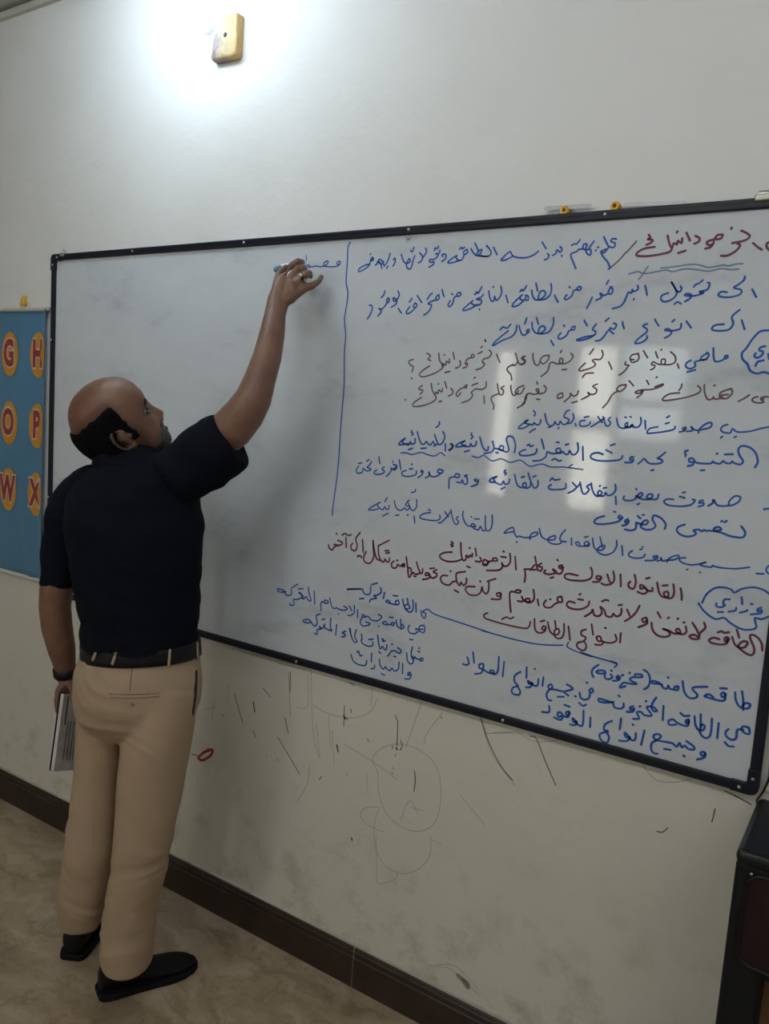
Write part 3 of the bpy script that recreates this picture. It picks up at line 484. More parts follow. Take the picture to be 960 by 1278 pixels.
 A(560,790,"""520,228 518,300;572,240 578,240;480,258 440,285 440,327 462,350 425,367 425,402 465,412 477,390 455,345;370,190 360,290;335,158 330,242 315,272 290,270 275,250 297,250 300,268 260,262 230,242 205,232 205,210 232,207 228,242 215,267 175,272;163,128 170,200;125,160 135,202 115,213 95,205""")]),
('handwriting_line', 'blue', .0056, None, [
 A(780,850,"""525,470 505,477 510,494 537,490 530,472 532,507 480,522;410,400 460,437 455,457 420,450 400,430 380,442 365,412 345,437 320,415 290,408 240,400 200,387 190,365 215,352 242,367 215,392 180,412 175,452 190,478 218,484;388,495 400,502;262,452 305,458"""),
 A(640,840,"""878,382 855,478;820,400 815,442 790,445 760,407 745,400 755,427 782,425 760,452 708,450;798,342 804,346;722,302 712,375;662,318 617,340 608,377 637,387 600,397 578,412 590,447 625,463 642,430 625,395;518,295 515,360;472,250 470,322 460,352 430,340 410,307 398,302 405,327 427,320 415,347 382,342;
 375,255 355,262 360,282 380,272 375,257 370,292 340,287 320,262 300,267 305,292 332,285 320,312 275,295;345,212 360,217 380,225;242,218 242,260 195,258""")]),
('cloud_outline', 'blue', .0048, 'blue cloud outline around one short word', [
 A(780,720,"515,172 545,115 600,75 660,70 710,85 730,105 780,80 860,70 930,90 962,115;490,175 530,230 600,280 660,272 700,305 770,345 830,352 875,335 865,275 910,282 962,262;910,205 885,214 885,230 910,222 905,242 838,250;765,238 810,227 815,220;838,180 852,182;778,135 782,182;690,232 735,224 742,205;700,150 665,150 655,177 667,187 640,202 608,194 612,175;618,235 655,234")]),
('handwriting_line', 'blue', .0036, 'short unfinished blue word at the raised hand', [(320,300,7.385,"770,192 745,200 745,220 770,215 775,192 765,225 720,242 660,242 622,230 630,202 660,190 657,215 625,237 580,242 555,235 530,242 495,247 470,245 450,258 460,235 485,228 497,245;460,140 460,185")]),
]
for nm, mt, wd, lab, tiles in LINES:
    o = ink(nm, WB, M[mt], wd*.88, yb, tiles)
    if lab: o['label'] = lab
ink('eraser_smudge', WB, mat('smudge', (.50, .50, .52), .3), .010, yb+.0002, [A(430,290,"410,32 440,45 480,35;415,60 430,30"), A(680,250,"10,55 100,48 200,42 300,36")])
ink('eraser_smudge', WB, mat('smudge_light', (.56, .57, .59), .3), .006, yb+.0002, [A(600,280,"45,35 35,80;300,50 350,70 400,60"), A(780,250,"0,25 200,18 400,10"), A(380,770,"240,185 290,180;0,110 60,140")])
# ================================================================ POSTERS
M['added_tube'] = mat('added_glow_tube', (.9, .9, .9), .3, emit=(.74, .88, 1), es=TUBE_E*.85)  # emission of the added short tube that makes the upper wall glow
def poster():
    x1 = Y(58.5, 500, .012).x; zt = Y(40, 386, .012).z; zb = Y(40, 722, .012).z; x0 = -.985
    root = empty('alphabet_poster', ((x0+x1)/2, YW, zb), 'blue vinyl alphabet poster with orange ovals and red letters left of the whiteboard', 'poster')
    mb = MB(); n = 40; m = 12; vs = []
    def yy(u, v):   # sheet hangs off the wall, right edge curls forward
        y = .012 - .012*max(0, (u-.955)/.045)**1.5 - .004*sin(v*5)*max(0, u-.8)*2
        y -= .006*math.exp(-((u-.93+.25*(v-.0))**2)/.0008)*max(0, 1-v*3)
        return y
    for j in range(m*3+1):
        for i in range(n*3+1):
            u = i/(n*3); v = j/(m*3); vs.append((x0+(x1-x0)*u, yy(u, v), zb+(zt-zb)*v))
    w_ = n*3+1; fs = [(j*w_+i, j*w_+i+1, (j+1)*w_+i+1, (j+1)*w_+i) for j in range(m*3) for i in range(n*3)]
    o = MB().add(vs, fs).build('vinyl_sheet', M['poster'], root, True)
    s = o.modifiers.new('s', 'SOLIDIFY'); s.thickness = .0012; s.offset = -1
    for z in (zt, zb):
        MB().path([(V((x0-.004, .010, z)), .0085), (V((x1+.002, .010, z)), .0085)], 12).build('hanging_rail', M['rail'], root, True)
    colx = [Y(12, 442, .008).x+(k-6)*(Y(48, 443, .008).x-Y(12, 442, .008).x) for k in range(8)]
    rowz = [Y(12, 442, .008).z, Y(12, 528, .008).z, Y(12, 611, .008).z]
    L = "ABCDEFGHIJKLMNOPQRSTUVWX"
    for r in range(3):
        for k in range(8):
            ch = L[r*8+k]; cx, cz = colx[k], rowz[r]; rx, rz = .052, .081
            clip = x1-.0005
            yv = min(yy((min(cx+rx, clip)-x0)/(x1-x0), .5), .010)
            u = lambda x: (min(x, clip)-x0)/(x1-x0)
            pts = []
            for i in range(28):
                a = 2*pi*i/28; x = cx+rx*cos(a); 
                if x > clip: x = clip
                z = cz+rz*sin(a); pts.append((x, yy(u(x), (z-zb)/(zt-zb))-.0032, z))
            inner = [(cx, yy(u(cx), (cz-zb)/(zt-zb))-.0032, cz)]
            b = MB().add(pts+inner, [(i, (i+1) % 28, 28) for i in range(28)]).build('orange_oval', M['oval'], root)
            for nm, mt, off, dy in (('letter_outline', M['lwhite'], .050, .0042), ('letter', M['lred'], .024, .0052)):
                cu = bpy.data.curves.new(nm, 'FONT'); cu.body = ch; cu.size = .118; cu.align_x = 'CENTER'; cu.align_y = 'CENTER'; cu.offset = off*(.12 if ch == 'M' else .22); cu.resolution_u = 3
                t = bpy.data.objects.new('t', cu); COL.objects.link(t); dg = bpy.context.evaluated_depsgraph_get(); dg.update()
                me = bpy.data.meshes.new_from_object(t.evaluated_get(dg)); bpy.data.objects.remove(t)
                sx = .74
                for v_ in me.vertices:
                    x = cx-.004+v_.co.x*sx; z = cz+v_.co.y*1.1; v_.co = (x, yy(u(x), (z-zb)/(zt-zb))-dy, z)
                me.materials.clear(); link(nm, me, mt, b, False)
    return root
poster()
# second poster, right of the board: only a pale strip shows beside the frame
x = BW+.012
r = empty('side_poster', (x+.3, YW, .905), 'pale blue poster strip right of the whiteboard frame', 'poster')
MB().box(x, x+.62, .014, YW-.001, .915, 1.95).build('sheet', M['skyblue'], r)
MB().box(x-.002, x+.622, .010, YW-.001, .900, .917).build('bottom_rail', M['rail'], r, bevel=.002)

# ================================================================ SMALL THINGS ON THE WALL AND FRAME
def plug(px, py, label):
    p = Y(px, py, .01); z = max(p.z, BZ+BH+.008)
    r = empty('wall_plug', (p.x, YW, z), label, 'wall plug', 'yellow plugs above the whiteboard')
    n = 14; vs = []; ring = [(.0105, YW), (.0105, .008), (.009, .004), (.0045, .004), (.004, .010)]
    for rr, y in ring: vs += [(p.x+rr*cos(2*pi*i/n), y, z+rr*sin(2*pi*i/n)) for i in range(n)]
    fs = [(k*n+i, k*n+(i+1) % n, (k+1)*n+(i+1) % n, (k+1)*n+i) for k in range(4) for i in range(n)]
    MB().add(vs, fs).build('collar', M['yellow'], r, True)
    MB().box(p.x-.0045, p.x+.0045, .0055, YW, z-.004, z+.004).build('screw_head', M['brass'], r, bevel=.002)
    MB().box(p.x-.005, p.x+.006, .003, .010, z-.013, z-.006).build('tab', M['yellow'], r, bevel=.001)
plug(705, 263, 'yellow wall plug above the board frame, left one of the pair')
plug(768, 259, 'yellow wall plug above the board frame, right one of the pair')
p = Y(32, 376, .01); r = empty('wall_hook', (p.x, YW, p.z), 'small yellow plastic hook above the alphabet poster', 'hook')
MB().path([(V((p.x-.012, .012, p.z+.016)), .006), (V((p.x-.012, .004, p.z)), .006), (V((p.x-.008, -.004, p.z-.014)), .006), (V((p.x+.008, -.004, p.z-.014)), .006), (V((p.x+.012, .004, p.z-.004)), .005)], 10).build('hook', M['yellow'], r, True)
MB().box(p.x-.018, p.x-.006, .014, YW, p.z-.014, p.z+.022).build('back_plate', M['yellow'], r, bevel=.002)
p = Y(78, 314, 0); r = empty('board_clip', (p.x, .002, BZ+BH), 'small steel bulldog clip on the top left corner of the board frame', 'clip')
MB().box(p.x-.009, p.x+.010, -.006, .021, BZ+BH-.010, BZ+BH+.003).build('clip_body', M['dull'], r, bevel=.002)
for s in (-1, 1): MB().path([(V((p.x+s*.007, .004, BZ+BH+.002)), .0016), (V((p.x+s*.009, .002, BZ+BH+.020)), .0016)], 8).build('clip_handle', M['steel'], r, True)
MB().path([(V((p.x-.006, .003, BZ+BH+.011)), .0016), (V((p.x+.020, .003, BZ+BH+.010)), .0016)], 8).build('wire', M['steel'], r, True)
p = Y(951, 245, 0); r = empty('board_bracket', (p.x, .002, BZ+BH), 'dull metal wall bracket on the top right of the board frame', 'bracket')
MB().box(p.x-.012, p.x+.016, -.006, .0195, BZ+BH-.008, BZ+BH+.006).build('bracket_body', M['dull'], r, bevel=.003)
MB().path([(V((p.x-.004, .004, BZ+BH+.007)), .007), (V((p.x+.012, .004, BZ+BH+.007)), .007)], 12).build('bolt', M['steel'], r, True)
# burnt socket box beside the lamp
c0 = Y(281, 47, .0)
def sockbox():
    cx, cz = c0.x, c0.z; w2, h2 = .052, .060
    root = empty('socket_box', (cx, YW, cz-h2), 'old yellowed square switch box with a scorched broken corner on the wall beside the lamp', 'switch box')
    pts = []
    def arc(x, z, r, a0, a1, n=5):
        for k in range(n): a = a0+(a1-a0)*k/(n-1); pts.append((x+r*cos(a), z+r*sin(a)))
    rr = .012
    arc(w2-rr, -h2+rr, rr, -pi/2, 0); arc(w2-rr, h2-rr, rr, 0, pi/2); pts.append((-w2+.022, h2-.001)); pts.append((-w2+.014, h2-.010))
    arc(-w2-.006, h2-.034, .024, R(52), R(-62), 7)           # bite out of the upper left side
    pts.append((-w2+.003, -h2+.018)); arc(-w2+rr, -h2+.002+rr, rr, pi, 1.5*pi)
    n = len(pts); prof = [(YW, 1), (.002, 1), (-.004, .95), (-.006, .88)]
    vs = [(cx+a*s, y, cz+b*s) for y, s in prof for a, b in pts]
    fs = [(k*n+i, k*n+(i+1) % n, (k+1)*n+(i+1) % n, (k+1)*n+i) for k in range(len(prof)-1) for i in range(n)]+[tuple(range((len(prof)-1)*n, len(prof)*n))]
    m = mat('yellowed_plastic', (.62, .47, .26), .5, bump=.5, bscale=90); nt = m.node_tree; L = nt.links.new; b = nt.nodes['Principled BSDF']
    g = nd(m, 'ShaderNodeNewGeometry'); sp = nd(m, 'ShaderNodeSeparateXYZ'); L(g.outputs['Position'], sp.inputs[0])
    n1 = nd(m, 'ShaderNodeTexNoise', Scale=22.0, Detail=6); L(g.outputs['Position'], n1.inputs['Vector'])
    mr = nd(m, 'ShaderNodeMapRange'); L(sp.outputs['X'], mr.inputs[0]); mr.inputs[1].default_value = cx+.035; mr.inputs[2].default_value = cx-.035
    ad = nd(m, 'ShaderNodeMath', operation='MULTIPLY'); L(mr.outputs[0], ad.inputs[0]); L(ramp(m, n1.outputs[0], [(.35, (0, 0, 0, 1)), (.55, (1, 1, 1, 1))]), ad.inputs[1])
    L(mix(m, ad.outputs[0], (.50, .34, .14), (.17, .13, .14)), b.inputs['Base Color'])
    MB().add(vs, fs).build('cover', m, root, True)
    MB().ball((cx+.006, -.006, cz+.004), .006, .003, .007).build('scorched_hole', M['dark'], root, True)
    for (x, z, r) in ((cx+.016, cz+.034, .017), (cx+.016, cz-.030, .018)):
        MB().path([(V((x+r*cos(2*pi*k/16), -.0055, z+r*1.05*sin(2*pi*k/16))), .0012) for k in range(17)], 6, caps=False).build('raised_ring', M['yellow'], root, True)
    MB().path([(V((cx-w2-.006+.022*cos(a), 0, cz+h2-.034+.022*sin(a))), .003) for a in [R(60-k*20) for k in range(7)]], 8).build('metal_rim', mat('blue_grey', (.30, .36, .45), .4), root, True)
sockbox()
# round globe lamp
lc = Y(221, 5, -.105)
r = empty('wall_lamp', (lc.x, YW, lc.z), 'glowing round white wall lamp at the top edge of the photo', 'lamp')
mb = MB(); rings = []
for y, rr in ((YW, .030), (.008, .030), (-.004, .022), (-.012, .014), (-.050, .014)): rings.append((V((lc.x, y, lc.z)), rr, rr, V((1, 0, 0)), V((0, 0, 1))))
mb.tube(rings, 28).build('lamp_base', M['porcelain'], r, True)
MB().ball((lc.x, -.107, lc.z), .070, n=32).build('globe', M['globe'], r, True)
# tube lights on the ceiling, out of frame; the short one added for wall glow
for (x, y, hl, lab) in ((3.7, -2.0, .63, 'white ceiling tube lamp nearest the right wall'), (1.7, -2.0, .63, 'white ceiling tube lamp in the middle of the room'), (.75, -.50, .33, 'added unseen short tube lamp lighting the wall above the whiteboard')):
    r = empty('tube_lamp', (x, y, H), lab, 'lamp')
    MB().box(x-hl, x+hl, y-.03, y+.03, H-.035, H).build('housing', M['porcelain'], r, bevel=.004)
    MB().path([(V((x-hl+.03, y, H-.052)), .016), (V((x+hl-.03, y, H-.052)), .016)], 14).build('tube', M['tube'] if hl > .5 else M['added_tube'], r, True)

# ================================================================ BLACK CABINET at the lower right
def cabinet():
    x0, x1, yb_, yf, z1 = 2.398, 2.95, -.004, -.262, .893
    root = empty('metal_cabinet', ((x0+x1)/2, (yb_+yf)/2, 0), 'black cabinet with rounded edges and maroon front panel at the lower right', 'cabinet')
    # side posts and hood share a rounded section
    MB().box(x0, x0+.066, yf, yb_, 0, z1-.02).build('side_post', M['blackm'], root, bevel=.012, seg=3)
    MB().box(x1-.066, x1, yf, yb_, 0, z1-.02).build('side_post', M['blackm'], root, bevel=.012, seg=3)
    MB().box(x0-.001, x1+.001, yf-.003, yb_, z1-.03, z1).build('top_hood', M['black'], root, bevel=.012, seg=3)
    MB().box(x0+.05, x1-.05, yf+.004, yb_-.01, .665, z1-.02).build('housing', M['blackm'], root, bevel=.006)
    # rounded bezel and panel
    def rr(xa, xb, za, zb, r, n=6):
        o = []
        for cx, cz, a0 in ((xb-r, za+r, -pi/2), (xb-r, zb-r, 0), (xa+r, zb-r, pi/2), (xa+r, za+r, pi)):
            for k in range(n): a = a0+pi/2*k/(n-1); o.append((cx+r*cos(a), cz+r*sin(a)))
        return o
    a = rr(x0+.020, x1-.020, .682, .858, .030); b = rr(x0+.024, x1-.024, .686, .854, .027); n = len(a)
    vs = [(x, y, z) for pts, y in ((a, yf+.006), (a, yf-.005), (b, yf-.005), (b, yf+.002)) for x, z in pts]
    fs = [(k*n+i, k*n+(i+1) % n, (k+1)*n+(i+1) % n, (k+1)*n+i) for k in range(3) for i in range(n)]
    MB().add(vs, fs).build('bezel', M['black'], root, True)
    vs = [(x, yf-.001, z) for x, z in b]+[(x, yf+.012, z) for x, z in b]
    MB().add(vs, [tuple(range(n)), tuple(range(n, 2*n))]+[(i, (i+1) % n, n+(i+1) % n, n+i) for i in range(n)]).build('front_panel', M['wine'], root)
    q = Y(938, 1091, yf-.003); MB().ball((q.x, yf-.003, q.z), .0028, .002, .0028).build('indicator', M['steel'], root, True)
    MB().box(x0+.060, x1-.060, yf+.07, yf+.085, .10, .67).build('back_board', M['wood'], root, bevel=.003)
    return root
cabinet()
q = Y(955, 985, .01); mb = MB()
p1, p2, p3 = Y(960, 972, .008), Y(953, 988, .008), Y(945, 998, .012)
tag(MB().path([(Y(975, 930, .012), .002), (p1, .002), (p2, .002), (p3, .002), (V((p3.x+.01, .01, .80)), .002)], 8).build('power_cable', M['blackm'], None, True), 'thin black cable running down the wall into the black cabinet', 'cable')
# ================================================================ THE TEACHER
from mathutils.bvhtree import BVHTree
def lerp_tab(tab, z):
    if z <= tab[0][0]: return tab[0][1:]
    for a, b in zip(tab[:-1], tab[1:]):
        if z <= b[0]:
            t = (z-a[0])/(b[0]-a[0]); t = t*t*(3-2*t)*.35+t*.65
            return tuple(a[i]+(b[i]-a[i])*t for i in range(1, len(a)))
    return tab[-1][1:]
ss = lambda a, b, x: (lambda t: t*t*(3-2*t))(max(0, min(1, (x-a)/(b-a))))
ga = lambda x, s: math.exp(-(x/s)**2)
# skin
def skin_mat():
    m = mat('skin', (.20, .10, .062), .46, spec=.45); nt = m.node_tree; b = nt.nodes['Principled BSDF']; L = nt.links.new
    tc = nd(m, 'ShaderNodeTexCoord'); n = nd(m, 'ShaderNodeTexNoise', Scale=14.0, Detail=5); L(tc.outputs['Object'], n.inputs['Vector'])
    at = nd(m, 'ShaderNodeVertexColor', layer_name='tone')
    c = ramp(m, n.outputs[0], [(.3, (.150, .070, .043, 1)), (.7, (.225, .118, .075, 1))])
    L(mix(m, 1.0, c, at.outputs[0], 'MULTIPLY'), b.inputs['Base Color'])
    n2 = nd(m, 'ShaderNodeTexNoise', Scale=240.0, Detail=3); L(tc.outputs['Object'], n2.inputs['Vector'])
    bp = nd(m, 'ShaderNodeBump', Strength=.18, Distance=.004); L(n2.outputs[0], bp.inputs['Height']); L(bp.outputs[0], b.inputs['Normal'])
    b.inputs['Subsurface Weight'].default_value = .05; b.inputs['Subsurface Radius'].default_value = (.01, .004, .002)
    return m
M['skin'] = skin_mat()
# ---- head frame
vw = ray(150, 520).normalized(); r_ = (RT-vw*RT.dot(vw)).normalized(); u_ = r_.cross(vw)
al, be, th = R(-8), R(14), R(46)
f0 = cos(th)*r_+sin(th)*u_; up0 = -sin(th)*r_+cos(th)*u_
hf = (cos(al)*f0+sin(al)*vw).normalized(); hu = cos(be)*up0-sin(be)*vw; hu = (hu-hf*hu.dot(hf)).normalized(); hr = hf.cross(hu)
HS = 1.0
HO = P(155.5, 549, 1.985)-hr*.072*HS+hf*.016
def HW(x, y, z): return HO+(hf*x-hr*y+hu*z)*HS
PROF = [(-.112, .030, .016, .012), (-.108, .043, .003, .026), (-.100, .054, -.006, .037), (-.088, .061, -.020, .047), (-.074, .063, -.040, .055), (-.055, .066, -.070, .061), (-.035, .071, -.092, .066), (-.010, .077, -.106, .071),
        (.012, .086, -.113, .0745), (.035, .096, -.115, .077), (.062, .097, -.111, .0785), (.085, .091, -.101, .0755), (.102, .080, -.089, .070), (.118, .063, -.076, .060), (.130, .043, -.061, .047), (.138, .020, -.043, .031), (.142, -.003, -.022, .010)]
def head(z, a, off=0.0):
    Fz, Bz, Wz = lerp_tab(PROF, z); cx = (Fz+Bz)/2
    ca, sa = cos(a), sin(a); ca_ = math.copysign(abs(ca)**.86, ca); sa_ = math.copysign(abs(sa)**.92, sa)
    x = cx+((Fz-cx) if ca > 0 else (cx-Bz))*ca_; y = Wz*sa_
    if ca > 0:
        nose = lerp_tab([(-.056, 0, .013), (-.051, .012, .014), (-.044, .022, .0135), (-.038, .025, .012), (-.026, .019, .010), (-.008, .010, .009), (.008, .003, .010), (.02, 0, .012)], z)
        d = nose[0]*ga(y, nose[1])+.006*ga(z+.047, .007)*(ga(y-.014, .006)+ga(y+.014, .006))
        d += .0055*ga(z+.062, .0045)*ga(y, .021)+.006*ga(z+.074, .005)*ga(y, .018)-.004*ga(z+.0675, .002)*ga(y, .022)-.003*ga(z+.084, .006)*ga(y, .02)
        for s in (-1, 1):
            d += -.012*ga(y-s*.031, .014)*ga(z-.000, .012)+.0045*ga(y-s*.030, .018)*ga(z-.017, .008)+.003*ga(y-s*.042, .016)*ga(z+.022, .014)
        x += d*max(0, ca)
    n = V(((x-cx)/(Fz-Bz)*2, y/(Wz+1e-6)*1.2, 0)); n.z = .9*max(-1, min(1, (z-.02)/.12))*abs((z-.02)/.12)
    n.normalize(); return V((x, y, z))+n*off
def head_shell(offf, z0, z1, nz=40, na=64, a0=0, a1=2*pi):
    vs = []; 
    for j in range(nz+1):
        z = z0+(z1-z0)*j/nz
        for i in range(na):
            a = a0+(a1-a0)*i/na; p = head(z, a); vs.append(HW(*head(z, a, offf(p, a))))
    fs = [(j*na+i, j*na+(i+1) % na, (j+1)*na+(i+1) % na, (j+1)*na+i) for j in range(nz) for i in range(na)]
    fs += [tuple(range(na))[::-1], tuple(range(nz*na, nz*na+na))]
    return vs, fs
person = empty('person', tuple(Z(150, 1215, 0)), 'man in navy polo shirt and beige trousers writing on the whiteboard with raised arm', 'person')
body = MB(); body.add(*head_shell(lambda p, a: 0, -.1119, .1419, 64, 72))
for s in (-1, 1):    # ears
    c = V((-.016, s*.072, .002)); pts = []
    for k in range(15):
        a = R(-100+k*20); rx, rz = .016, .030
        q = V((c.x-.004*1+rx*cos(a)*-1, s*(.077+.007*max(0, cos(a))), c.z+rz*sin(a)+.004)); pts.append((HW(*q), .0042 if k < 12 else .0036))
    body.path(pts, 10)
    body.path([(HW(-.008, s*.072, .022), .012), (HW(-.016, s*.074, .006), .014), (HW(-.011, s*.073, -.018), .010)], 12, .6); body.ball(HW(.000, s*.074, -.002), .007)
    body.ball(HW(-.011, s*.078, -.026), .0085)
# neck
body.tube([(HW(-.030, 0, .0), .052, .055, hr, hf), (HW(-.025, 0, -.055), .052, .055, hr, hf)] +
          [(P(px, py, t), a, a, r_, r_.cross(V((0, 0, 1)))) for px, py, t, a in ((160, 575, 2.03, .058), (165, 600, 2.04, .066), (168, 625, 2.05, .08))], 24)
TORSO = [(170, 566, 2.040, 30, .9), (170, 580, 2.042, 48, .75), (170, 598, 2.045, 66, .68), (170, 622, 2.05, 80, .68), (169, 655, 2.055, 83, .72), (170, 695, 2.06, 80, .74), (173, 735, 2.07, 75, .75), (176, 770, 2.08, 70.5, .76), (175.5, 800, 2.09, 70.5, .77), (175.5, 816, 2.095, 69.5, .77)]
HIPS = [(177, 803, 2.092, 69, .77), (176.5, 818, 2.095, 71, .77), (174, 842, 2.10, 78, .78), (171.5, 872, 2.105, 76.5, .78), (169.5, 895, 2.11, 71, .70), (168, 908, 2.115, 60, .6)]
LLEG = [(140, 858, 2.120, 40, 1.15), (131, 890, 2.132, 35, 1.25), (126.5, 918, 2.145, 31, 1.25), (123, 960, 2.16, 28.5, 1.2), (118.5, 1006, 2.175, 29, 1.08), (114, 1053, 2.19, 31, .95), (107, 1092, 2.215, 30, .90), (101, 1128, 2.235, 27.5, .95), (99.5, 1150, 2.25, 23.5, 1.05)]
RLEG = [(205, 858, 2.095, 42, 1.1), (201, 888, 2.09, 42.5, 1.1), (196, 925, 2.09, 42.5, 1.05), (188, 975, 2.10, 40.5, 1.0), (181, 1029, 2.115, 36.5, .98), (173.5, 1084, 2.13, 33.5, .95), (165, 1120, 2.145, 31.5, .95), (159.5, 1162, 2.16, 32.0, .92), (158.5, 1192, 2.172, 31.5, .95), (158.5, 1204, 2.176, 29.5, .98)]
RARM = [(214, 596, 2.045, 22, .9), (240, 576, 2.025, 24, .9), (268, 553, 2.0, 25.5, .92), (290, 534, 1.985, 26.5, .95), (306, 515, 1.97, 25, .95), (317, 496, 1.968, 22.5, .95), (325, 472, 1.975, 19.5, 1), (334, 444, 1.99, 17.8, 1), (340, 415, 2.01, 15.8, .95), (343.5, 392, 2.03, 13.2, .82), (347, 377, 2.045, 13.8, .68), (354, 364, 2.055, 15.5, .52), (361, 352, 2.062, 16, .42)]
LARM = [(100, 615, 2.10, 15, 1), (84, 650, 2.11, 19, 1), (75, 700, 2.12, 19, 1), (70.5, 735, 2.125, 20, 1), (68.5, 757, 2.135, 19, 1), (71, 782, 2.16, 18.5, .95), (77, 810, 2.20, 16.5, .9), (81.5, 834, 2.235, 12.5, .8), (83, 846, 2.25, 12.5, .75)]
inner = lambda rs, k, g: [(a, b, c, d*k, e) for a, b, c, d, e in rs]
limb(body, inner(TORSO, .90, 0), grow=-.006); limb(body, inner(HIPS, .88, 0), grow=-.008)
limb(body, inner(LLEG, .60, 0)); limb(body, inner(RLEG, .60, 0))
limb(body, RARM, 26); limb(body, LARM, 26)
# right hand: joints given in the photo's close-up and by distance from the wall
c5 = lambda x, y, yy: Y(320+x/7.385, 300+y/7.385, yy)
wr = P(345.5, 383, 2.04); WY = wr.y
K = dict(i=c5(243, 345, -.112), m=c5(315, 350, -.118), r=c5(380, 385, -.116), p=c5(437, 440, -.104))
for k, q in K.items(): body.path([(wr, .0155), ((wr*.45+q*.55), .0150), (q, .0125)], 12)
body.ball((wr+K['m']+K['r'])/3, .024, .015, .026); body.ball((wr+K['p'])/2, .017); body.ball((wr+K['i']*1.2)/2.2, .017)
FING = dict(i=[(c5(318, 240, -.100), .0100), (c5(385, 192, -.075), .0090), (c5(426, 200, -.045), .0078)],
            m=[(c5(385, 262, -.112), .0105), (c5(425, 250, -.080), .0092), (c5(448, 268, -.050), .0080)],
            r=[(c5(455, 318, -.106), .0102), (c5(487, 300, -.076), .0090), (c5(498, 330, -.048), .0078)],
            p=[(c5(520, 418, -.086), .0088), (c5(575, 375, -.062), .0079), (c5(600, 335, -.040), .0068)])
for k, pts in FING.items(): body.path([(K[k], .0118)]+pts, 12)
body.path([((wr*.6+K['i']*.4)+V((-.010, .0, 0)), .0150), (c5(195, 385, -.095), .0130), (c5(215, 305, -.075), .0110), (c5(275, 250, -.062), .0095)], 12)
# left hand on the notebook
wl = P(83, 846, 2.25); kn = P(82, 858, 2.265)
body.path([(wl, .018), (kn, .022), (P(81, 864, 2.27), .018)], 14)
for k, (ax, ay, t) in enumerate(((73.5, 862, 2.245), (73.0, 862, 2.265), (73.5, 861, 2.285), (74.5, 860, 2.305))):
    body.path([(P(79, 854, 2.235+.02*k), .012), (P(ax, ay, t-.004), .0100), (P(ax-2+k*.3, ay+14-k, t-.004), .0090), (P(ax-1.0, ay+26-3*k, t-.004), .0078)], 10)
body.path([(P(88, 853, 2.235), .012), (P(92, 862, 2.212), .0105), (P(91, 873, 2.200), .0085)], 10)
bme = fused(body, .0034, 3, .5)
# tone: bald crown and cheeks redder, stubble zone greyer
ca = bme.color_attributes.new('tone', 'FLOAT_COLOR', 'POINT')
for i, v in enumerate(bme.vertices):
    d = v.co-HO; x, y, z = d.dot(hf), -d.dot(hr), d.dot(hu); c = (1, 1, 1)
    if abs(x) < .2 and abs(y) < .12 and -.12 < z < .2:
        rd = ss(.05, -.05, x)*ss(.07, .10, z); c = (1-.15*rd, 1-.38*rd, 1-.38*rd)
        st = ss(-.045, -.06, z)*ss(-.01, .02, x)*.55; sb = ss(.006, .016, x)*ss(.044, .026, x)*ss(.020, .0, z)*ss(-.07, -.05, z)*.45; st = max(st, sb); c = tuple(a*(1-st)+b*st for a, b in zip(c, (.42, .50, .58)))
        fz = ss(.105, .085, z)*ss(.036, .010, x-.06*z)*ss(-.08, -.06, z)*(0 if x > .04 else 1)*.55; c = tuple(a*(1-fz)+.22*fz for a in c)
        lp = ga(z+.066, .007)*ga(y, .024)*(1 if x > .045 else 0)*.5; c = (c[0]*(1-lp*.2), c[1]*(1-lp*.55), c[2]*(1-lp*.4))
    ca.data[i].color = (*c, 1)
BODY = link('body', bme, M['skin'], person)
# eyes, brows, lashes
for s in (-1, 1):
    e = MB().ball(HW(.0640, s*.031, .000), .0122, n=20).build('eye', M['eye'], person, True)
    MB().ball(HW(.0722, s*.0325, .001), .0055, n=14).build('iris', M['iris'], e, True)
    MB().path([(HW(.0752-.0016*abs(k-3)**1.4, s*(.017+.0048*k), .0052-.0008*(k-3)**2+.0002), .0032) for k in range(7)], 8).build('upper_lid', M['skin'], person, True)
    MB().path([(HW(.0742-.0016*abs(k-3)**1.4, s*(.017+.0048*k), -.0070+.0006*(k-3)**2), .0022) for k in range(7)], 8).build('lower_lid', M['skin'], person, True)
    MB().path([(HW(.0885-.0012*abs(k-2)**1.6, s*(.014+.0065*k), .0195+.0015*math.sin(k*.8)), .0026) for k in range(6)], 8).build('eyebrow', M['hair'], person, True)
# hair: band round the back and sides, bare crown
def hair_off(p, a):
    x, z = p.x, p.z; nz = .006*noise.noise(p*40)+.004*noise.noise(p*260)
    m = ss(.092, .078, z+nz+.12*max(0, x+.01))*ss(.026, .010, x-.06*z+nz*.8)
    low = -.012 if x > -.035 else -.075
    m *= ss(low-.012, low+.006, z) if x < -.03 else ss(-.030, -.012, z)
    ear = ga(x+.014, .020)*ga(z-.000, .030)
    return -.0040+(.0105+.0015*noise.noise(p*150))*m*(1-.95*ear)
vs, fs = head_shell(hair_off, -.095, .112, 70, 110)
MB().add(vs, fs[:-2]).build('hair', M['hair'], person, True)
def beard_off(p, a):
    x, y, z = p.x, p.y, p.z; nz = .006*noise.noise(p*70)
    m = ss(-.050, -.066, z+nz+.35*abs(y)-.012)*ss(.005, .03, x)
    m = max(m, ga(z+.055, .007)*ss(.034, .022, abs(y))*ss(.035, .045, x)*1.2)
    m *= 1-.95*ga(z+.0665, .0060)*ss(.028, .018, abs(y))*ss(.035, .045, x)
    return -.0035+.0062*min(1, m)+.0006*noise.noise(p*300)
vs, fs = head_shell(beard_off, -.1115, .012, 60, 110); MB().add(vs, fs).build('beard', M['beard'], person, True)
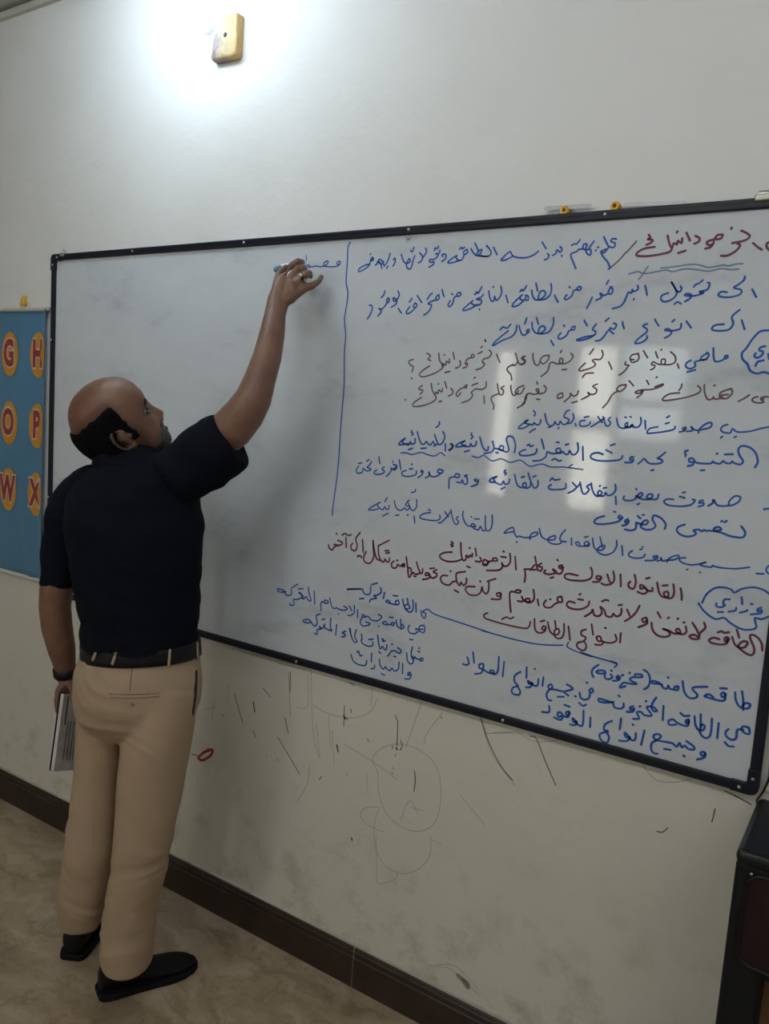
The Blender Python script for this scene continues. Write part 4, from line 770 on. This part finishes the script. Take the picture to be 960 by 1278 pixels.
# ---- folds helper
def folds(me, amp, f, skip=None):
    me.update(); nr = [v.normal.copy() for v in me.vertices]
    for v, n in zip(me.vertices, nr):
        k = amp(v.co) if callable(amp) else amp
        v.co = v.co+n*(k*f(v.co))
def wrinkle(c, sx, sz, ph=0.0):
    q = V((c.x*sx+ph, c.y*sx, c.z*sz)); w_ = noise.noise(q); return (1-abs(w_)*2.4)*.6+noise.noise(q*2.1)*.4
# ---- shirt
sh = MB(); limb(sh, TORSO[:-1]+[(175.5, 812, 2.095, 69.5, .77)], 40)
limb(sh, [(222, 598, 2.035, 37, .95), (244, 580, 2.02, 40, .92), (266, 564, 2.0, 40.5, .86), (280, 555, 1.992, 40.0, .82), (289, 549.5, 1.987, 38.5, .80)], 28, dome=False)
limb(sh, [(124, 594, 2.07, 18, .9), (108, 604, 2.085, 24, .9), (94, 624, 2.10, 27, 1), (82, 655, 2.11, 26.5, 1), (76, 695, 2.12, 23.5, 1), (73, 733, 2.125, 21.5, 1)], 28, dome=False)
limb(sh, [(150, 586, 2.035, 38, .8), (158, 577, 2.03, 36, .82)], 28, dome=False)
sme = fused(sh, .006, 16, .5)
folds(sme, lambda c: .007, lambda c: wrinkle(c+V((0, 0, c.x*.6)), 7, 13))
SHIRT = link('polo_shirt', sme, M['shirt'], person)
# collar, folded over
cr = MB(); cc = [(P(160, 583, 2.035), .086, .064), (P(158, 576, 2.03), .079, .060), (P(157, 571.5, 2.03), .0745, .058)]
tl = (r_*1+V((0, 0, -.06))).normalized(); dn = V((tl.x*0, 0, 0)); nrm = tl.cross(V((0, 0, 1))).normalized()
cr.tube([(c, a, b, tl, nrm) for c, a, b in cc], 32, caps=False); cm = cr.mesh('collar')
co = link('collar', cm, M['shirt'], SHIRT); s_ = co.modifiers.new('s', 'SOLIDIFY'); s_.thickness = .006; s_.offset = 0
# ---- trousers
tr_ = MB(); limb(tr_, HIPS, 40); limb(tr_, LLEG, 32, dome=False); limb(tr_, RLEG, 32, dome=False)
tme = fused(tr_, .0052, 14, .5)
def tamp(c): return .0055+.006*ss(.35, .08, c.z)+.003*ga(c.z-.48, .09)
folds(tme, tamp, lambda c: wrinkle(c+V((0, 0, .35*noise.noise(c*3)+c.x*.25)), 5, 13, 3.7)*(.5+.9*abs(noise.noise(c*2.3+V((5, 2, 1))))))
TR = link('trousers', tme, M['chino'], person)
tree = BVHTree.FromPolygons([v.co.copy() for v in tme.vertices], [tuple(p.vertices) for p in tme.polygons])
def on(px, py, off=.001, tr=tree):
    d = ray(px, py).normalized(); h = tr.ray_cast(CAM, d)
    return (h[0]-d*off) if h[0] else P(px, py, 2.0)
chd = mat('chino_seam', (.22, .155, .10), .9); chl = mat('chino_edge', (.42, .31, .215), .85)
def seam(name, pts, r, m, off=.0005, parent=TR):
    return MB().path([(on(x, y, off), r) for x, y in pts], 8).build(name, m, parent, True)
seam('back_pocket_welt', [(136+k*6.3, 866+1.6*sin(pi*k/10)+k*-.15, ) for k in range(11)], .0013, chd)
seam('back_pocket_welt', [(137+k*6.2, 870.5+1.6*sin(pi*k/10)-k*.15) for k in range(11)], .0013, chd)
bt = on(164.5, 879, .002); MB().ball(bt, .0052, .0030, .0052, 12).build('pocket_button', mat('button', (.20, .16, .12), .4), TR, True)
seam('seat_seam', [(165, 832), (164, 842), (163, 852), (162, 862)], .0010, chd, .0012)
seam('side_pocket_lip', [(243, 834), (241, 850), (239, 868), (238, 884), (239.5, 895)], .0022, chl)
seam('side_pocket_opening', [(244.5, 838), (244.5, 852), (243.5, 868), (241.5, 882), (240, 892)], .0042, mat('pocket_dark', (.02, .012, .012), .9), -.001)
# belt and loops
bl = MB(); bs = [(177, 797.5, 2.0915, 69.5, .785), (177, 803, 2.093, 70.4, .785), (177, 812, 2.095, 71.0, .785), (177, 818.5, 2.096, 71.2, .785)]
limb(bl, bs, 56, dome=False, grow=.004); BELT = bl.build('belt', M['belt'], person, True)
btree = BVHTree.FromPolygons([v.co.copy() for v in BELT.data.vertices], [tuple(p.vertices) for p in BELT.data.polygons])
for (x0, y0, x1, y1) in ((122.5, 807, 116, 823), (146, 811, 140.5, 828), (212, 812, 210.5, 830), (246, 803, 246.5, 822)):
    q = MB(); pts = []
    for k in range(5):
        t = k/4; px, py = x0+(x1-x0)*t, y0+(y1-y0)*t
        d = ray(px, py).normalized(); h = btree.ray_cast(CAM, d) ; h2 = tree.ray_cast(CAM, d)
        tt = min([x[3] for x in (h, h2) if x[0]] or [2.0]); pts.append((CAM+d*(tt-.001), .0050))
    MB().path(pts, 8, .5).build('belt_loop', M['chino'], TR, True)
# trouser waistband edge peeping above the belt
seam('waistband_edge', [(106, 806), (120, 806.2)], .0018, chl, .004)
# ---- shoes
def shoe(heel, toe, label=None):
    d = (toe-heel); Ln = d.length; d.normalize(); sd = V((-d.y, d.x, 0))   # left side
    E = [(0, .020, .060), (.03, .031, .085), (.10, .037, .100), (.25, .040, .100), (.38, .040, .080), (.52, .043, .055), (.68, .048, .044), (.82, .045, .038), (.93, .033, .032), (.985, .018, .024), (1.0, .008, .017)]
    mb = MB(); vs = []; n = 20
    for t, w_, h in E:
        for i in range(n):
            a = 2*pi*i/n; y = cos(a)*w_*(1 if sin(a) < 0 else .92+.08*abs(cos(a))); z = .012+(h-.012)*(.5+.5*sin(a))
            z = .012+(h-.012)*max(0, (.5+.5*sin(a)))**.8
            vs.append(heel+d*(Ln*(.012+.976*t))+sd*y+V((0, 0, z)))
    fs = [(k*n+i, k*n+(i+1) % n, (k+1)*n+(i+1) % n, (k+1)*n+i) for k in range(len(E)-1) for i in range(n)]+[tuple(range(n)), tuple(range((len(E)-1)*n, len(E)*n))]
    o = MB().add(vs, fs).build('shoe', M['shoe'], person, True); o.modifiers.new('s', 'SUBSURF').levels = 1; o.modifiers['s'].render_levels = 2
    out = [];
    for t, w_, h in E: out.append(heel+d*(Ln*t)+sd*(w_+.004))
    out2 = [heel+d*(Ln*t)-sd*(w_+.004) for t, w_, h in E][::-1]; pts = out+out2; m_ = len(pts)
    vs = [p+V((0, 0, z)) for z in (.0005, .018) for p in pts]
    MB().add(vs, [tuple(range(m_)), tuple(range(m_, 2*m_))]+[(i, (i+1) % m_, m_+(i+1) % m_, m_+i) for i in range(m_)]).build('sole', M['sole'], o, False, bevel=.003)
    return o
def zf(px, py): p = Z(px, py, 0); return V((p.x, p.y, 0))
hR = zf(121, 1243); tR = zf(245, 1203); dR = (tR-hR).normalized()
shoe(hR, tR)
hL = zf(88, 1200); tL = zf(134, 1131); shoe(hL, tL)
print('shoe lengths', (tR-hR).length, (tL-hL).length)
# watch and ring
wt = MB(); limb(wt, [(80.8, 834, 2.232, 14.2, .85), (81.8, 842, 2.243, 14.2, .82)], 28, dome=False); wt.build('wrist_watch', M['belt'], person, True)
c = K['r'].lerp(FING['r'][0][0], .62); T = (FING['r'][0][0]-K['r']).normalized(); sd = T.cross(V((0, 0, 1))).normalized(); nm = sd.cross(T)
rg = MB().tube([(c-T*.003, .0125, .0125, sd, nm), (c-T*.0025, .0134, .0134, sd, nm), (c+T*.0025, .0134, .0134, sd, nm), (c+T*.003, .0125, .0125, sd, nm)], 24).build('finger_ring', M['steel'], person, True)
st = c+(CAM-c).normalized()*.0125
MB().ball(st, .0062, .0045, .0055, 14).build('ring_stone', M['iris'], rg, True)
# ---- things held
tip = Y(380, 327.5, .006); end = c5(185, 268, -.075)
mk = empty('marker_pen', tuple(tip), 'white marker pen with a pale blue cap end held in the raised hand', 'marker')
dv = (end-tip); L_ = dv.length; dn = dv/L_
MB().path([(tip+dn*.012, .0055), (tip+dn*.022, .0095), (tip+dn*(L_*.86), .0095)], 16).build('barrel', M['mark'], mk, True)
MB().path([(tip+dn*(L_*.86), .0098), (end, .0090)], 16).build('end_cap', M['cap'], mk, True)
MB().path([(tip+dn*.002, .0022), (tip+dn*.012, .0032)], 10).build('nib', M['blue'], mk, True)
def book(name, a, b, c_, d_, thick, label, cover, n_lines=0):
    """a top-near, b top-far, c_ bottom-far, d_ bottom-near corners of the face turned to the viewer"""
    nn = (b-a).cross(d_-a).normalized()
    if nn.dot(CAM-a) < 0: nn = -nn
    c_ = c_-nn*nn.dot(c_-a)
    root = empty(name, tuple((c_+d_)/2), label, 'book')
    def sl(k0, k1, ins, nm, m_):
        pts = []
        ce = (a+b+c_+d_)/4
        for k in (k0, k1):
            for q in (a, b, c_, d_): pts.append(ce+(q-ce)*(1-ins)-nn*k)
        return MB().add(pts, [(0, 1, 2, 3), (4, 5, 6, 7), (0, 1, 5, 4), (1, 2, 6, 5), (2, 3, 7, 6), (3, 0, 4, 7)]).build(nm, m_, root)
    sl(0, .0012, 0, 'front_cover', cover); sl(.0013, thick-.0013, .015, 'page_block', M['paper']); sl(thick-.0012, thick+(.0035 if n_lines else 0), 0, 'back_cover', M['blackm'] if n_lines else cover)  # nearer notebook's back cover black: shade of the gap put in its colour
    if n_lines:
        mb = MB()
        for k in range(n_lines):
            s = .12+.10*k; q0 = a.lerp(b, s); q1 = d_.lerp(c_, s)
            e0, e1 = (.35, .86) if k else (.02, .40)
            p0, p1 = q0.lerp(q1, e0), q0.lerp(q1, e1); w_ = (b-a)*(.030 if k else .05)
            mb.add([p0+nn*.0006, p0+w_+nn*.0006, p1+w_+nn*.0006, p1+nn*.0006], [(0, 1, 2, 3)])
        mb.build('cover_print', mat('print', (.10, .09, .10), .7), root)
    return root
a, b, c_, d_ = P(80, 866, 2.222), P(118, 868, 2.36), P(112, 962, 2.37), P(67, 963, 2.235)
book('notebook', a, b, c_, d_, .012, 'grey-white notebook with printed lines held against the left leg, nearer of the two', M['cover'], 5)
sh_ = (P(74, 900, 2.25)-P(79, 900, 2.235)); sh_ = P(70, 900, 2.30)-P(76, 900, 2.25)
a2, b2, c2, d2 = [q+ray(80, 900)*.024-RT*.013 for q in (a, b, c_, d_)]
book('notebook', a2, b2, c2, d2, .007, 'thin white notebook behind the printed one, only its left edge showing', M['paper'])
